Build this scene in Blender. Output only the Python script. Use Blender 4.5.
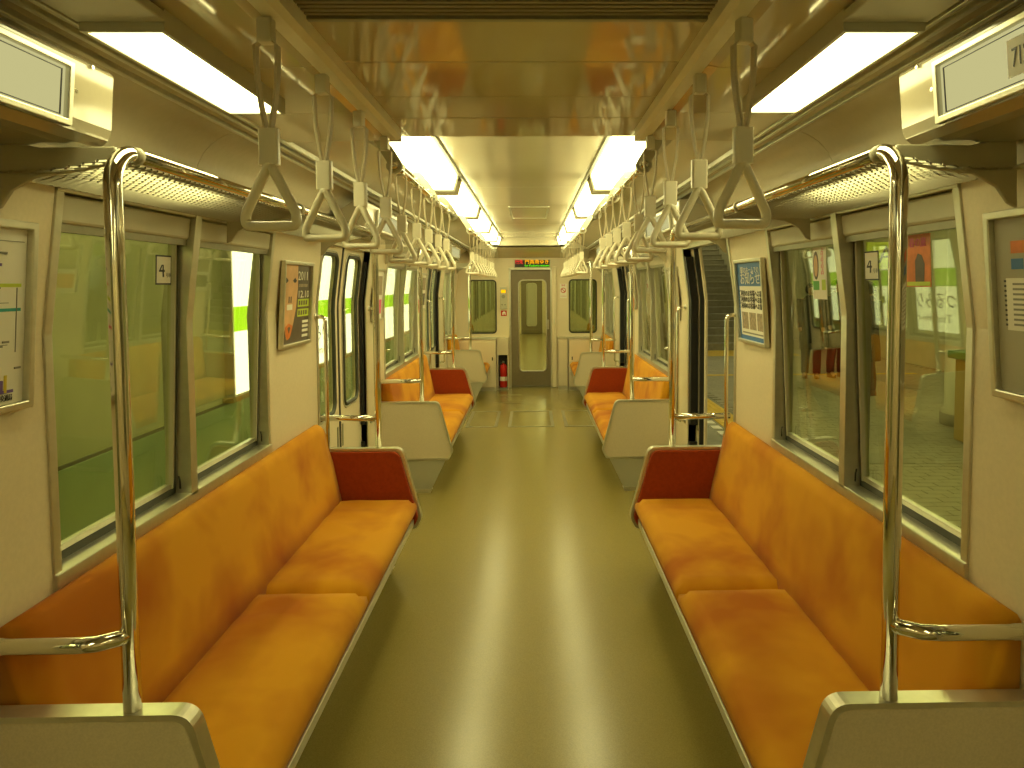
import bpy, bmesh, math, random
from mathutils import Vector, Matrix, noise
random.seed(7)
sc = bpy.context.scene
for o in list(bpy.data.objects): bpy.data.objects.remove(o)
C = sc.collection

# ------------------------------------------------------------------ camera
def setup_camera():
    f = 711.0; p = math.radians(3.1); yaw = math.radians(1.0); roll = math.radians(0.35)
    VP = (532.3, 284.0)
    F = Vector((math.sin(yaw)*math.cos(p), math.cos(yaw)*math.cos(p), -math.sin(p)))
    R0 = Vector((math.cos(yaw), -math.sin(yaw), 0)); U0 = R0.cross(F)
    R = R0*math.cos(roll) - U0*math.sin(roll); U = U0*math.cos(roll) + R0*math.sin(roll)
    d = Vector((0, 1, 0))
    cx = VP[0] - f*d.dot(R)/d.dot(F); cy = VP[1] + f*d.dot(U)/d.dot(F)
    cam = bpy.data.cameras.new('camera'); co = bpy.data.objects.new('camera', cam); C.objects.link(co)
    co.matrix_world = Matrix(((R.x, U.x, -F.x, 0.045), (R.y, U.y, -F.y, 0.0), (R.z, U.z, -F.z, 1.6), (0, 0, 0, 1)))
    cam.sensor_fit = 'HORIZONTAL'; cam.sensor_width = 36.0; cam.lens = f/1024*36
    cam.shift_x = (512-cx)/1024; cam.shift_y = (cy-384)/1024
    cam.clip_start = 0.02; cam.clip_end = 200
    sc.camera = co
setup_camera()

# ------------------------------------------------------------------ world, exposure, lamp colour
w = bpy.data.worlds.new('tunnel_dark'); sc.world = w; w.use_nodes = True
w.node_tree.nodes['Background'].inputs[0].default_value = (0.9, 0.85, 0.5, 1)
w.node_tree.nodes['Background'].inputs[1].default_value = 0.012
sc.view_settings.view_transform = 'Standard'; sc.view_settings.look = 'None'
sc.view_settings.gamma = 1.0; sc.view_settings.use_curve_mapping = False
sc.view_settings.exposure = 0.55
LAMP = (1.0, 0.92, 0.41)
LAMP_STRENGTH = 8.0
PLATFORM_STRENGTH = 12.0

# ------------------------------------------------------------------ materials
M = {}
def mat(name, col, rough=0.5, metal=0.0, var=0.0, vscale=6.0, col2=None, bump=0.0, bscale=150.0, spec=0.5, sheen=0.0, coat=0.0):
    m = bpy.data.materials.new(name); m.use_nodes = True; nt = m.node_tree; b = nt.nodes['Principled BSDF']
    b.inputs['Roughness'].default_value = rough; b.inputs['Metallic'].default_value = metal
    b.inputs['Specular IOR Level'].default_value = spec
    if sheen: b.inputs['Sheen Weight'].default_value = sheen; b.inputs['Sheen Roughness'].default_value = 0.4
    if coat: b.inputs['Coat Weight'].default_value = coat; b.inputs['Coat Roughness'].default_value = 0.08
    tc = nt.nodes.new('ShaderNodeTexCoord')
    n = nt.nodes.new('ShaderNodeTexNoise'); n.inputs['Scale'].default_value = vscale; n.inputs['Detail'].default_value = 4
    nt.links.new(tc.outputs['Object'], n.inputs['Vector'])
    r = nt.nodes.new('ShaderNodeValToRGB'); r.color_ramp.elements[0].position = 0.35; r.color_ramp.elements[1].position = 0.65
    c2 = col2 if col2 else tuple(c*(1-var) for c in col)
    r.color_ramp.elements[0].color = (*c2, 1); r.color_ramp.elements[1].color = (*col, 1)
    nt.links.new(n.outputs['Fac'], r.inputs['Fac']); nt.links.new(r.outputs['Color'], b.inputs['Base Color'])
    if bump:
        n2 = nt.nodes.new('ShaderNodeTexNoise'); n2.inputs['Scale'].default_value = bscale; n2.inputs['Detail'].default_value = 3
        nt.links.new(tc.outputs['Object'], n2.inputs['Vector'])
        bp = nt.nodes.new('ShaderNodeBump'); bp.inputs['Strength'].default_value = bump; bp.inputs['Distance'].default_value = 0.002
        nt.links.new(n2.outputs['Fac'], bp.inputs['Height']); nt.links.new(bp.outputs['Normal'], b.inputs['Normal'])
    M[name] = m; return m
def emit(name, col, strength):
    m = bpy.data.materials.new(name); m.use_nodes = True; nt = m.node_tree
    nt.nodes.remove(nt.nodes['Principled BSDF'])
    e = nt.nodes.new('ShaderNodeEmission'); e.inputs[0].default_value = (*col, 1); e.inputs[1].default_value = strength
    nt.links.new(e.outputs[0], nt.nodes['Material Output'].inputs[0]); M[name] = m; return m
def glass(name, tint, ior=1.5, rough=0.0):
    m = bpy.data.materials.new(name); m.use_nodes = True; nt = m.node_tree
    nt.nodes.remove(nt.nodes['Principled BSDF'])
    t = nt.nodes.new('ShaderNodeBsdfTransparent'); t.inputs[0].default_value = (*tint, 1)
    g = nt.nodes.new('ShaderNodeBsdfGlossy'); g.inputs['Roughness'].default_value = rough; g.inputs[0].default_value = (1, 1, 1, 1)
    fr = nt.nodes.new('ShaderNodeFresnel')
    # the same index on both faces of the sheet (no total reflection inside a pane that does not bend rays)
    ge = nt.nodes.new('ShaderNodeNewGeometry'); mr = nt.nodes.new('ShaderNodeMapRange')
    mr.inputs['To Min'].default_value = ior; mr.inputs['To Max'].default_value = 1.0/ior
    nt.links.new(ge.outputs['Backfacing'], mr.inputs['Value']); nt.links.new(mr.outputs[0], fr.inputs[0])
    mx = nt.nodes.new('ShaderNodeMixShader')
    nt.links.new(fr.outputs[0], mx.inputs[0]); nt.links.new(t.outputs[0], mx.inputs[1]); nt.links.new(g.outputs[0], mx.inputs[2])
    nt.links.new(mx.outputs[0], nt.nodes['Material Output'].inputs[0]); M[name] = m; return m

mat('wall', (0.74, 0.64, 0.44), 0.28, var=0.05, vscale=90)
mat('ceil_near', (0.62, 0.54, 0.35), 0.06, var=0.05, vscale=3, spec=0.9)
mat('ceil_far', (0.66, 0.60, 0.44), 0.12, var=0.03, vscale=3, spec=0.7)
mat('cove', (0.60, 0.53, 0.37), 0.22, var=0.04, vscale=40)
mat('seam', (0.16, 0.14, 0.08), 0.6)
mat('header', (0.38, 0.335, 0.23), 0.10, var=0.03, vscale=60, spec=0.6)
mat('floor', (0.30, 0.24, 0.070), 0.22, col2=(0.25, 0.20, 0.055), vscale=260, bump=0.04, bscale=60, spec=0.6)
mat('floor_line', (0.34, 0.31, 0.2), 0.35, metal=0.5)
mat('alu', (0.66, 0.64, 0.52), 0.32, metal=0.85, var=0.08, vscale=30)
mat('alu_dark', (0.33, 0.32, 0.23), 0.4, metal=0.5, var=0.1, vscale=30)
mat('chrome', (0.80, 0.77, 0.66), 0.08, metal=1.0, var=0.03, vscale=20)
mat('net_wire', (0.50, 0.47, 0.34), 0.45, metal=0.6)
mat('paint_grey', (0.50, 0.47, 0.33), 0.35, var=0.04, vscale=20)
mat('black', (0.012, 0.012, 0.01), 0.5)
mat('gasket', (0.05, 0.052, 0.035), 0.55)
mat('laminate', (0.68, 0.59, 0.41), 0.38, var=0.10, vscale=220)
mat('panel_skirt', (0.47, 0.46, 0.34), 0.4, metal=0.2, var=0.05)
mat('red_fabric', (0.34, 0.05, 0.008), 0.85, var=0.15, vscale=60, bump=0.3, bscale=900, sheen=0.05, spec=0.2)
mat('strap_plastic', (0.88, 0.82, 0.62), 0.28, var=0.03, vscale=20)
mat('clamp_metal', (0.72, 0.68, 0.52), 0.35, metal=0.3)
mat('strap_web', (0.62, 0.54, 0.36), 0.6, var=0.08, vscale=200)
mat('vent', (0.30, 0.26, 0.15), 0.45, var=0.05)
mat('end_door', (0.20, 0.16, 0.085), 0.4, var=0.08, vscale=20)
mat('red_paint', (0.55, 0.02, 0.015), 0.25)
mat('white_paper', (0.80, 0.77, 0.66), 0.5, var=0.02)
mat('ink', (0.03, 0.03, 0.04), 0.5)
mat('ink_grey', (0.25, 0.24, 0.2), 0.5)
mat('blue_print', (0.05, 0.17, 0.42), 0.45, var=0.1)
mat('orange_print', (0.75, 0.2, 0.03), 0.45, var=0.25, vscale=25)
mat('green_print', (0.10, 0.42, 0.06), 0.45)
mat('lime_print', (0.50, 0.62, 0.04), 0.45)
mat('yellow_print', (0.70, 0.55, 0.05), 0.45)
mat('pink_print', (0.7, 0.08, 0.2), 0.45)
mat('teal_print', (0.03, 0.35, 0.30), 0.45)
mat('purple_print', (0.14, 0.08, 0.32), 0.45)
mat('skin_print', (0.72, 0.42, 0.20), 0.45, var=0.2, vscale=12)
mat('dark_print', (0.12, 0.09, 0.06), 0.45, var=0.3, vscale=20)
mat('photo_print', (0.45, 0.33, 0.2), 0.45, col2=(0.2, 0.17, 0.12), vscale=60)
mat('track_wall', (0.58, 0.60, 0.36), 0.55, var=0.12, vscale=2)
mat('track_plinth', (0.36, 0.50, 0.26), 0.5, var=0.12, vscale=3)
mat('concrete', (0.30, 0.29, 0.22), 0.8, var=0.2, vscale=8)
mat('tile', (0.42, 0.39, 0.28), 0.5, var=0.15, vscale=4)
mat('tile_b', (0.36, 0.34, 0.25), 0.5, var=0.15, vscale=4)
mat('tactile', (0.75, 0.52, 0.05), 0.55, var=0.15, vscale=12)
mat('stone_step', (0.33, 0.31, 0.23), 0.6, var=0.15, vscale=10)
mat('tile_wall', (0.55, 0.53, 0.40), 0.3, var=0.08, vscale=5)
mat('platform_ceiling', (0.5, 0.47, 0.36), 0.6, var=0.05)
mat('ochre', (0.45, 0.30, 0.08), 0.5, var=0.1)
mat('counter_green', (0.12, 0.30, 0.08), 0.4, var=0.1)
mat('window_dark', (0.05, 0.06, 0.035), 0.06)
mat('skin', (0.55, 0.33, 0.2), 0.5)
mat('hair', (0.015, 0.012, 0.01), 0.45)
mat('coat_a', (0.045, 0.04, 0.03), 0.8, var=0.3, vscale=15)
mat('coat_b', (0.09, 0.075, 0.045), 0.8, var=0.3, vscale=15)
mat('trouser', (0.03, 0.03, 0.035), 0.8)
mat('boot', (0.16, 0.06, 0.03), 0.5)
emit('lamp', LAMP, LAMP_STRENGTH)
emit('platform_lamp', LAMP, PLATFORM_STRENGTH)
emit('sign_white', (1.0, 0.95, 0.62), 2.2)
emit('sign_lime', (0.50, 0.85, 0.02), 1.1)
emit('display_glow', (1.0, 0.93, 0.42), 0.38)  # added glow standing in for light reflected by the display panels
emit('led_red', (1.0, 0.03, 0.02), 1.0)
emit('led_orange', (1.0, 0.42, 0.0), 1.1)
emit('led_green', (0.12, 0.9, 0.0), 1.0)
glass('glass', (0.90, 0.94, 0.76))
glass('glass_door', (0.90, 0.94, 0.78))
glass('glass_end', (0.66, 0.73, 0.55))
def seat_fabric():
    m = mat('seat_fabric', (0.66, 0.27, 0.028), 0.85, sheen=0.06, spec=0.2)
    nt = m.node_tree; b = nt.nodes['Principled BSDF']
    r = [n for n in nt.nodes if n.type == 'VALTORGB'][0]; n = [n for n in nt.nodes if n.type == 'TEX_NOISE'][0]
    n.inputs['Scale'].default_value = 2.1; n.inputs['Detail'].default_value = 3; n.inputs['Distortion'].default_value = 0.2
    mp = nt.nodes.new('ShaderNodeMapping'); tc = [q for q in nt.nodes if q.type == 'TEX_COORD'][0]
    mp.inputs['Scale'].default_value = (1.3, 1.2, 1.3)
    nt.links.new(tc.outputs['Object'], mp.inputs[0]); nt.links.new(mp.outputs[0], n.inputs['Vector'])
    r.color_ramp.elements[0].position = 0.33; r.color_ramp.elements[0].color = (0.43, 0.130, 0.004, 1)
    r.color_ramp.elements[1].position = 0.58; r.color_ramp.elements[1].color = (0.64, 0.295, 0.012, 1)
    n2 = nt.nodes.new('ShaderNodeTexNoise'); n2.inputs['Scale'].default_value = 700
    bp = nt.nodes.new('ShaderNodeBump'); bp.inputs['Strength'].default_value = 0.25; bp.inputs['Distance'].default_value = 0.001
    nt.links.new(tc.outputs['Object'], n2.inputs['Vector']); nt.links.new(n2.outputs['Fac'], bp.inputs['Height'])
    nt.links.new(bp.outputs['Normal'], b.inputs['Normal'])
seat_fabric()

# ------------------------------------------------------------------ mesh helpers
ORG = {}
class MB:
    def __init__(s): s.v = []; s.f = []
    def add(s, vs, fs):
        k = len(s.v); s.v += [Vector(p) for p in vs]; s.f += [tuple(i+k for i in f) for f in fs]; return s
    def box(s, x0, x1, y0, y1, z0, z1):
        return s.add([(x0,y0,z0),(x1,y0,z0),(x1,y1,z0),(x0,y1,z0),(x0,y0,z1),(x1,y0,z1),(x1,y1,z1),(x0,y1,z1)],
                     [(0,3,2,1),(4,5,6,7),(0,1,5,4),(1,2,6,5),(2,3,7,6),(3,0,4,7)])
    def fbox(s, fn, u0, u1, v0, v1, d0, d1, vs=None):
        vs = [v0] + [q for q in (vs or []) if v0 < q < v1] + [v1]; n = len(vs); P = []
        for v in vs: P += [fn(u0,v,d0), fn(u1,v,d0), fn(u1,v,d1), fn(u0,v,d1)]
        F = [(0,1,2,3), tuple(4*(n-1)+i for i in (3,2,1,0))]
        for k in range(n-1):
            a = 4*k
            for i in range(4):
                j = (i+1) % 4; F.append((a+i, a+4+i, a+4+j, a+j))
        return s.add(P, F)
    def prism(s, pts, fn, d0, d1):
        n = len(pts); P = [fn(u,v,d0) for u,v in pts] + [fn(u,v,d1) for u,v in pts]
        F = [tuple(range(n)), tuple(range(2*n-1, n-1, -1))]
        for i in range(n): j = (i+1) % n; F.append((i, i+n, j+n, j))
        return s.add(P, F)
    def ring(s, outer, inner, fn, d0, d1):
        n = len(outer); P = []
        for L, d in ((outer,d0),(inner,d0),(outer,d1),(inner,d1)): P += [fn(u,v,d) for u,v in L]
        F = []
        for i in range(n):
            j = (i+1) % n
            F += [(i,j,n+j,n+i), (2*n+j,2*n+i,3*n+i,3*n+j), (j,i,2*n+i,2*n+j), (n+i,n+j,3*n+j,3*n+i)]
        return s.add(P, F)
    def tube(s, path, r, seg=10, closed=False, cap=True):
        P = [Vector(p) for p in path]; n = len(P); rings = []; up = None; k0 = len(s.v)
        for i in range(n):
            a = P[(i-1) % n] if closed or i else P[i]; b = P[(i+1) % n] if closed or i < n-1 else P[i]
            t = (b-a).normalized()
            if up is None:
                up = Vector((0,0,1)) if abs(t.z) < 0.9 else Vector((0,1,0))
            e1 = (up - t*up.dot(t)).normalized(); up = e1; e2 = t.cross(e1)
            rr = r[i] if isinstance(r, (list, tuple)) else r
            for k in range(seg):
                q = 2*math.pi*k/seg; s.v.append(P[i] + e1*math.cos(q)*rr + e2*math.sin(q)*rr)
        m = n if closed else n-1
        for i in range(m):
            for k in range(seg):
                a = k0+i*seg+k; b = k0+i*seg+(k+1) % seg; c = k0+((i+1) % n)*seg+(k+1) % seg; d = k0+((i+1) % n)*seg+k
                s.f.append((a,b,c,d))
        if not closed and cap:
            s.f.append(tuple(k0+k for k in range(seg))[::-1]); s.f.append(tuple(k0+(n-1)*seg+k for k in range(seg)))
        return s
    def loft(s, rings, cap=True):
        k0 = len(s.v); n = len(rings[0])
        for R in rings: s.v += [Vector(p) for p in R]
        for i in range(len(rings)-1):
            for k in range(n):
                s.f.append((k0+i*n+k, k0+i*n+(k+1) % n, k0+(i+1)*n+(k+1) % n, k0+(i+1)*n+k))
        if cap: s.f.append(tuple(k0+k for k in range(n))[::-1]); s.f.append(tuple(k0+(len(rings)-1)*n+k for k in range(n)))
        return s
    def lathe(s, prof, cx, cy, seg=20):
        return s.loft([[(cx+r*math.cos(2*math.pi*k/seg), cy+r*math.sin(2*math.pi*k/seg), z) for k in range(seg)] for r, z in prof])
    def build(s, name, m, parent=None, smooth=False, bevel=0.0, seg=2, sub=0, angle=None):
        if parent is not None: o0 = ORG[parent.name]
        else:
            xs = [p.x for p in s.v]; ys = [p.y for p in s.v]; zs = [p.z for p in s.v]
            o0 = Vector(((min(xs)+max(xs))/2, (min(ys)+max(ys))/2, min(zs)))
        me = bpy.data.meshes.new(name); me.from_pydata([p-o0 for p in s.v], [], s.f); me.update()
        bm = bmesh.new(); bm.from_mesh(me); bmesh.ops.recalc_face_normals(bm, faces=bm.faces); bm.to_mesh(me); bm.free()
        me.materials.append(M[m])
        if smooth:
            for p in me.polygons: p.use_smooth = True
        if smooth and angle: me.set_sharp_from_angle(angle=angle)
        o = bpy.data.objects.new(name, me); C.objects.link(o)
        if parent is not None: o.parent = parent
        else: o.location = o0
        ORG[o.name] = o0
        if bevel:
            b = o.modifiers.new('bevel', 'BEVEL'); b.width = bevel; b.segments = seg; b.limit_method = 'ANGLE'; b.angle_limit = 0.6
            b.harden_normals = False
            if smooth is False:
                for p in me.polygons: p.use_smooth = False
        if sub:
            q = o.modifiers.new('sub', 'SUBSURF'); q.levels = sub; q.render_levels = sub
        return o
def tag(o, label=None, cat=None, group=None, kind=None):
    if label: o['label'] = label
    if cat: o['category'] = cat
    if group: o['group'] = group
    if kind: o['kind'] = kind
    return o
def thing(name, loc, label, cat, group=None, kind=None):
    o = bpy.data.objects.new(name, None); o.empty_display_size = 0.05; C.objects.link(o); o.location = loc
    ORG[o.name] = Vector(loc); return tag(o, label, cat, group, kind)
def copy_tree(o, parent=None, loc=None, rz=None):
    c = o.copy(); C.objects.link(c); c.parent = parent
    if loc is not None: c.location = loc
    if rz is not None: c.rotation_euler = (0, 0, rz)
    for ch in list(o.children): copy_tree(ch, c)
    return c
def box(name, m, parent, x0, x1, y0, y1, z0, z1, bevel=0.0):
    return MB().box(min(x0,x1), max(x0,x1), y0, y1, z0, z1).build(name, m, parent, bevel=bevel)
def rrect(u0, u1, v0, v1, r, n=6, sub=1):
    pts = []
    for cx, cy, a0 in ((u1-r,v0+r,-90),(u1-r,v1-r,0),(u0+r,v1-r,90),(u0+r,v0+r,180)):
        for k in range(n+1):
            a = math.radians(a0+90*k/n); pts.append((cx+r*math.cos(a), cy+r*math.sin(a)))
    out = []
    for i, p in enumerate(pts):
        q = pts[(i+1) % len(pts)]; out.append(p)
        d = math.hypot(q[0]-p[0], q[1]-p[1])
        if d > r*0.6:
            m = max(1, int(sub));
            for k in range(1, m): out.append((p[0]+(q[0]-p[0])*k/m, p[1]+(q[1]-p[1])*k/m))
    return out
def ray_out(inner, u0, u1, v0, v1, iu0, iu1, iv0, iv1, r):
    out = []
    for u, v in inner:
        if iu0+r-1e-6 <= u <= iu1-r+1e-6: out.append((u, v0 if v < (iv0+iv1)/2 else v1)); continue
        if iv0+r-1e-6 <= v <= iv1-r+1e-6: out.append((u0 if u < (iu0+iu1)/2 else u1, v)); continue
        cu = iu1-r if u > (iu0+iu1)/2 else iu0+r; cv = iv1-r if v > (iv0+iv1)/2 else iv0+r
        U = u1 if u > cu else u0; V = v1 if v > cv else v0
        a = math.atan2(abs(v-cv), abs(u-cu))/(math.pi/2)
        if a < 0.5: out.append((U, cv+(V-cv)*a*2))
        else: out.append((cu+(U-cu)*(1-a)*2, V))
    return out
def plate_hole(mb, fn, u0, u1, v0, v1, iu0, iu1, iv0, iv1, r, d0, d1, n=6, sub=8):
    inner = rrect(iu0, iu1, iv0, iv1, r, n, sub)
    mb.ring(ray_out(inner, u0, u1, v0, v1, iu0, iu1, iv0, iv1, r), inner, fn, d0, d1); return inner
def text(s, size, m, parent, origin, right, up, name='lettering', width=None, name_extrude=0.0006, center=True):
    cu = bpy.data.curves.new(name, 'FONT'); cu.body = s; cu.size = size; cu.extrude = name_extrude; cu.resolution_u = 2
    cu.align_x = 'CENTER' if center else 'LEFT'; cu.align_y = 'CENTER'
    t = bpy.data.objects.new(name, cu); C.objects.link(t)
    dg = bpy.context.evaluated_depsgraph_get(); dg.update()
    me = bpy.data.meshes.new_from_object(t.evaluated_get(dg)); bpy.data.objects.remove(t)
    r = Vector(right).normalized(); u = Vector(up).normalized(); nrm = r.cross(u)
    sx = 1.0
    if width and len(me.vertices):
        xs = [v.co.x for v in me.vertices]; sx = width/max(1e-6, max(xs)-min(xs))
    o0 = Vector(origin) - (ORG[parent.name] if parent is not None else Vector((0,0,0)))
    for v in me.vertices: v.co = o0 + r*(v.co.x*sx) + u*v.co.y + nrm*v.co.z
    me.materials.clear(); me.materials.append(M[m])
    o = bpy.data.objects.new(name, me); C.objects.link(o); o.parent = parent; ORG[o.name] = ORG[parent.name]
    return o
def smoothstep(a, b, x):
    t = max(0.0, min(1.0, (x-a)/(b-a))); return t*t*(3-2*t)

# ------------------------------------------------------------------ car dimensions
KINK = 1.485; XW = 1.13
def xw(z): return XW if z <= KINK else XW-(z-KINK)*0.13
def wallfn(s, off=0.0): return lambda y, z, d: (s*(xw(z)+off+d), y, z)
YB, YE = -2.6, 10.95
SIDE = {-1: 'left', 1: 'right'}
BENCH = {-1: [(1.47,3.895),(5.42,7.62),(9.70,10.58)], 1: [(1.47,3.86),(5.42,7.62),(9.25,10.58)]}
DOORS = {-1: [(0.02,1.10),(3.90,5.00),(7.80,8.88)], 1: [(0.02,1.10),(3.79,4.90),(7.70,8.80)]}
WINS = [(1.72,3.16,2.43),(5.62,7.24,6.43),(9.30,10.45,9.88)]
WZ0, WZ1 = 0.885, 1.84
DZ1 = 1.86

# ------------------------------------------------------------------ setting: floor, walls, ceiling
fl = MB().box(-1.2, 1.2, YB, 11.0, -0.06, 0.0).build('floor', 'floor'); tag(fl, kind='structure', label='glossy olive vinyl floor of the train car')
for hx0, hx1 in ((-0.72,-0.36),(-0.24,0.28),(0.40,0.76)):
    m_ = MB(); o_ = rrect(hx0, hx1, 7.9, 8.9, 0.01, 2); i_ = rrect(hx0+0.035, hx1-0.035, 7.935, 8.865, 0.01, 2)
    m_.ring(o_, i_, lambda u, v, d: (u, v, d), 0.0, 0.0035).build('hatch_frame', 'floor_line', fl)
m_ = MB().box(-0.5, -0.12, 9.55, 9.56, 0, 0.003).box(-0.5, -0.12, 10.2, 10.21, 0, 0.003).build('hatch_seam', 'floor_line', fl)

def build_wall(s):
    mb = MB(); fn = wallfn(s); T = 0.05
    cuts = sorted(set([YB, 11.0] + [y for a in DOORS[s] for y in a] + [y for a in WINS for y in a[:2]]))
    for a, b in zip(cuts[:-1], cuts[1:]):
        mid = (a+b)/2
        if any(d0 < mid < d1 for d0, d1 in DOORS[s]): mb.fbox(fn, a, b, DZ1, 1.95, 0, T)
        elif any(w0 < mid < w1 for w0, w1, _ in WINS):
            mb.fbox(fn, a, b, 0, WZ0, 0, T); mb.fbox(fn, a, b, WZ1, 1.95, 0, T)
        else: mb.fbox(fn, a, b, 0, 1.95, 0, T, vs=[KINK])
    o = mb.build('wall_'+SIDE[s], 'wall'); tag(o, kind='structure', label='cream laminate side wall of the car, %s side' % SIDE[s]); return o
WALL = {s: build_wall(s) for s in (-1, 1)}
for s in (-1, 1):
    mb = MB(); cuts = [YB] + [y for d in DOORS[s] for y in d] + [10.6]
    for a, b in zip(cuts[::2], cuts[1::2]): mb.box(min(s*1.115, s*1.13), max(s*1.115, s*1.13), a, b, 0, 0.08)
    tag(mb.build('baseboard_'+SIDE[s], 'alu_dark'), kind='structure')

ceil = thing('ceiling', (0, 4, 2.4), 'cream glossy panelled train ceiling', None, kind='structure')
# roof shell above everything
MB().box(-1.2, 1.2, YB, 11.0, 2.40, 2.45).build('roof_shell', 'paint_grey', ceil)
# near lowered centre panels
seams = [-2.6, -1.2, 0.0, 0.62]
def panel(y0, y1, x0, x1, z, m, t=0.02, name='ceiling_panel', bev=0.002):
    return MB().box(x0, x1, y0+0.002, y1-0.002, z, z+t).build(name, m, ceil, bevel=bev)
for a, b in zip(seams[:-1], seams[1:]): panel(a, b, -0.44, 0.44, 2.136, 'ceil_near')
for a, b in ((1.48,1.75),(1.75,2.07),(2.07,2.33),(2.33,2.62)): panel(a, b, -0.44, 0.44, 2.136+random.uniform(-0.0005,0.0005), 'ceil_near')
# air-conditioning grille
gr = MB()
y = 0.63
while y < 1.47: gr.box(-0.43, 0.43, y, y+0.011, 2.139, 2.159); y += 0.02
tag(gr.build('vent_slats', 'vent', ceil), kind='stuff')
MB().box(-0.44, 0.44, 0.62, 1.48, 2.19, 2.2).build('vent_back', 'seam', ceil)
fr = MB().box(-0.445, 0.445, 1.467, 1.482, 2.134, 2.162).box(-0.445, 0.445, 0.618, 0.633, 2.134, 2.162); fr.build('vent_frame', 'alu_dark', ceil)
# drop face behind the near panels
MB().box(-0.46, 0.46, 2.60, 2.62, 2.17, 2.40).build('ceiling_drop', 'ceil_far', ceil)
# side panels of the near part
for s in (-1, 1):
    for a, b in ((-2.6,-1.0),(-1.0,0.3),(0.3,1.30),(1.30,1.75),(1.75,2.20),(2.20,2.62)):
        mb = MB().prism([(0.44,2.136),(0.50,2.123),(0.90,2.115),(0.90,2.135),(0.50,2.143),(0.44,2.156)], lambda u, v, d: (s*u, d, v), a+0.0015, b-0.0015)
        mb.build('ceiling_side_panel', 'ceil_near', ceil)
    for a, b in ((2.62,3.9),(3.9,5.04),(5.04,7.6),(7.6,9.4),(9.4,10.95)):
        mb = MB().prism([(0.40,2.29),(0.62,2.29),(0.66,2.22),(0.90,2.115),(0.90,2.14),(0.66,2.25),(0.62,2.31),(0.40,2.31)], lambda u, v, d: (s*u, d, v), a+0.0015, b-0.0015)
        mb.build('ceiling_side_panel', 'ceil_far', ceil)
    cv = [(1.078,1.93)] + [(0.905+0.165*math.cos(t), 1.945+0.165*math.sin(t)) for t in [math.radians(q) for q in (5,20,35,50,65,80,92)]] + [(0.885,2.112)]
    ob = [(u+0.012*(1 if i < 4 else 0.3), v+0.014) for i, (u, v) in enumerate(cv)][::-1]
    ys = [-2.6, -0.6, 1.53, 2.40, 3.88, 5.22, 6.4, 7.66, 9.0, 9.9, 10.95]
    for a, b in zip(ys[:-1], ys[1:]):
        MB().prism(cv+ob, lambda u, v, d: (s*u, d, v), a+0.0015, b-0.0015).build('cove_panel', 'cove', ceil, smooth=True, angle=0.7)
    # ribs of the line diffuser beside the lamps
    mb = MB()
    for xx, zz in ((0.835,2.108),(0.862,2.104),(0.905,2.094)): mb.box(min(s*xx,s*(xx+0.014)), max(s*xx,s*(xx+0.014)), YB, 10.9, zz, zz+0.02)
    mb.build('diffuser_rib', 'alu', ceil, bevel=0.003)
    mb = MB().box(min(s*0.389,s*0.402), max(s*0.389,s*0.402), 2.63, 10.5, 2.265, 2.29); mb.build('ceiling_trim', 'alu_dark', ceil)
for a, b in ((2.62,5.04),(5.04,6.1),(6.1,8.2),(8.2,10.5)): panel(a, b, -0.392, 0.392, 2.28, 'ceil_far')
m_ = MB().ring(rrect(-0.16,0.20,6.3,7.4,0.01,2), rrect(-0.145,0.185,6.32,7.38,0.01,2), lambda u, v, d: (u, v, d), 2.274, 2.28); m_.build('access_hatch', 'alu', ceil)
MB().box(-0.62, 0.62, 10.5, 10.52, 2.146, 2.31).build('bulkhead', 'ceil_far', ceil)
MB().prism([(10.5,2.146),(10.94,2.0),(10.94,2.02),(10.5,2.166)], lambda u, v, d: (d, u, v), -0.47, 0.47).build('sloped_panel', 'ceil_near', ceil)
for s in (-1, 1):
    MB().prism([(10.5,2.12),(10.94,2.0),(10.94,2.3),(10.5,2.3)], lambda u, v, d: (s*d, u, v), 0.47, 0.90).build('end_infill', 'paint_grey', ceil)

# end wall with two windows and the doorway
fe = lambda u, v, d: (u, YE+d, v)
mb = MB()
plate_hole(mb, fe, -1.14, -0.29, 0.0, 2.35, -0.93, -0.515, 0.85, 1.66, 0.05, 0, 0.05)
plate_hole(mb, fe, 0.325, 1.14, 0.0, 2.35, 0.615, 1.03, 0.85, 1.66, 0.05, 0, 0.05)
mb.box(-0.29, 0.325, YE, YE+0.05, 1.825, 2.35)
we = mb.build('wall_back', 'wall'); tag(we, kind='structure', label='cream end wall with the gangway doorway')
MB().box(-1.2, 1.2, YB-0.05, YB, 0, 2.4).build('wall_front', 'wall')['kind'] = 'structure'
for i, (a, b) in enumerate(((-0.93,-0.515),(0.615,1.03))):
    wn = thing('window_%d' % (7+i), (a, YE, 0.85), 'rounded window in the end wall %s of the gangway door' % ('left','right')[i], None, kind='structure')
    ring = rrect(a, b, 0.85, 1.66, 0.05, 6, 4)
    MB().tube([(u, YE-0.002, v) for u, v in ring], 0.011, 8, closed=True).build('gasket', 'gasket', wn, smooth=True)
    MB().fbox(fe, a, b, 0.85, 1.66, 0.02, 0.026).build('pane', 'glass_end', wn)

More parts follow.
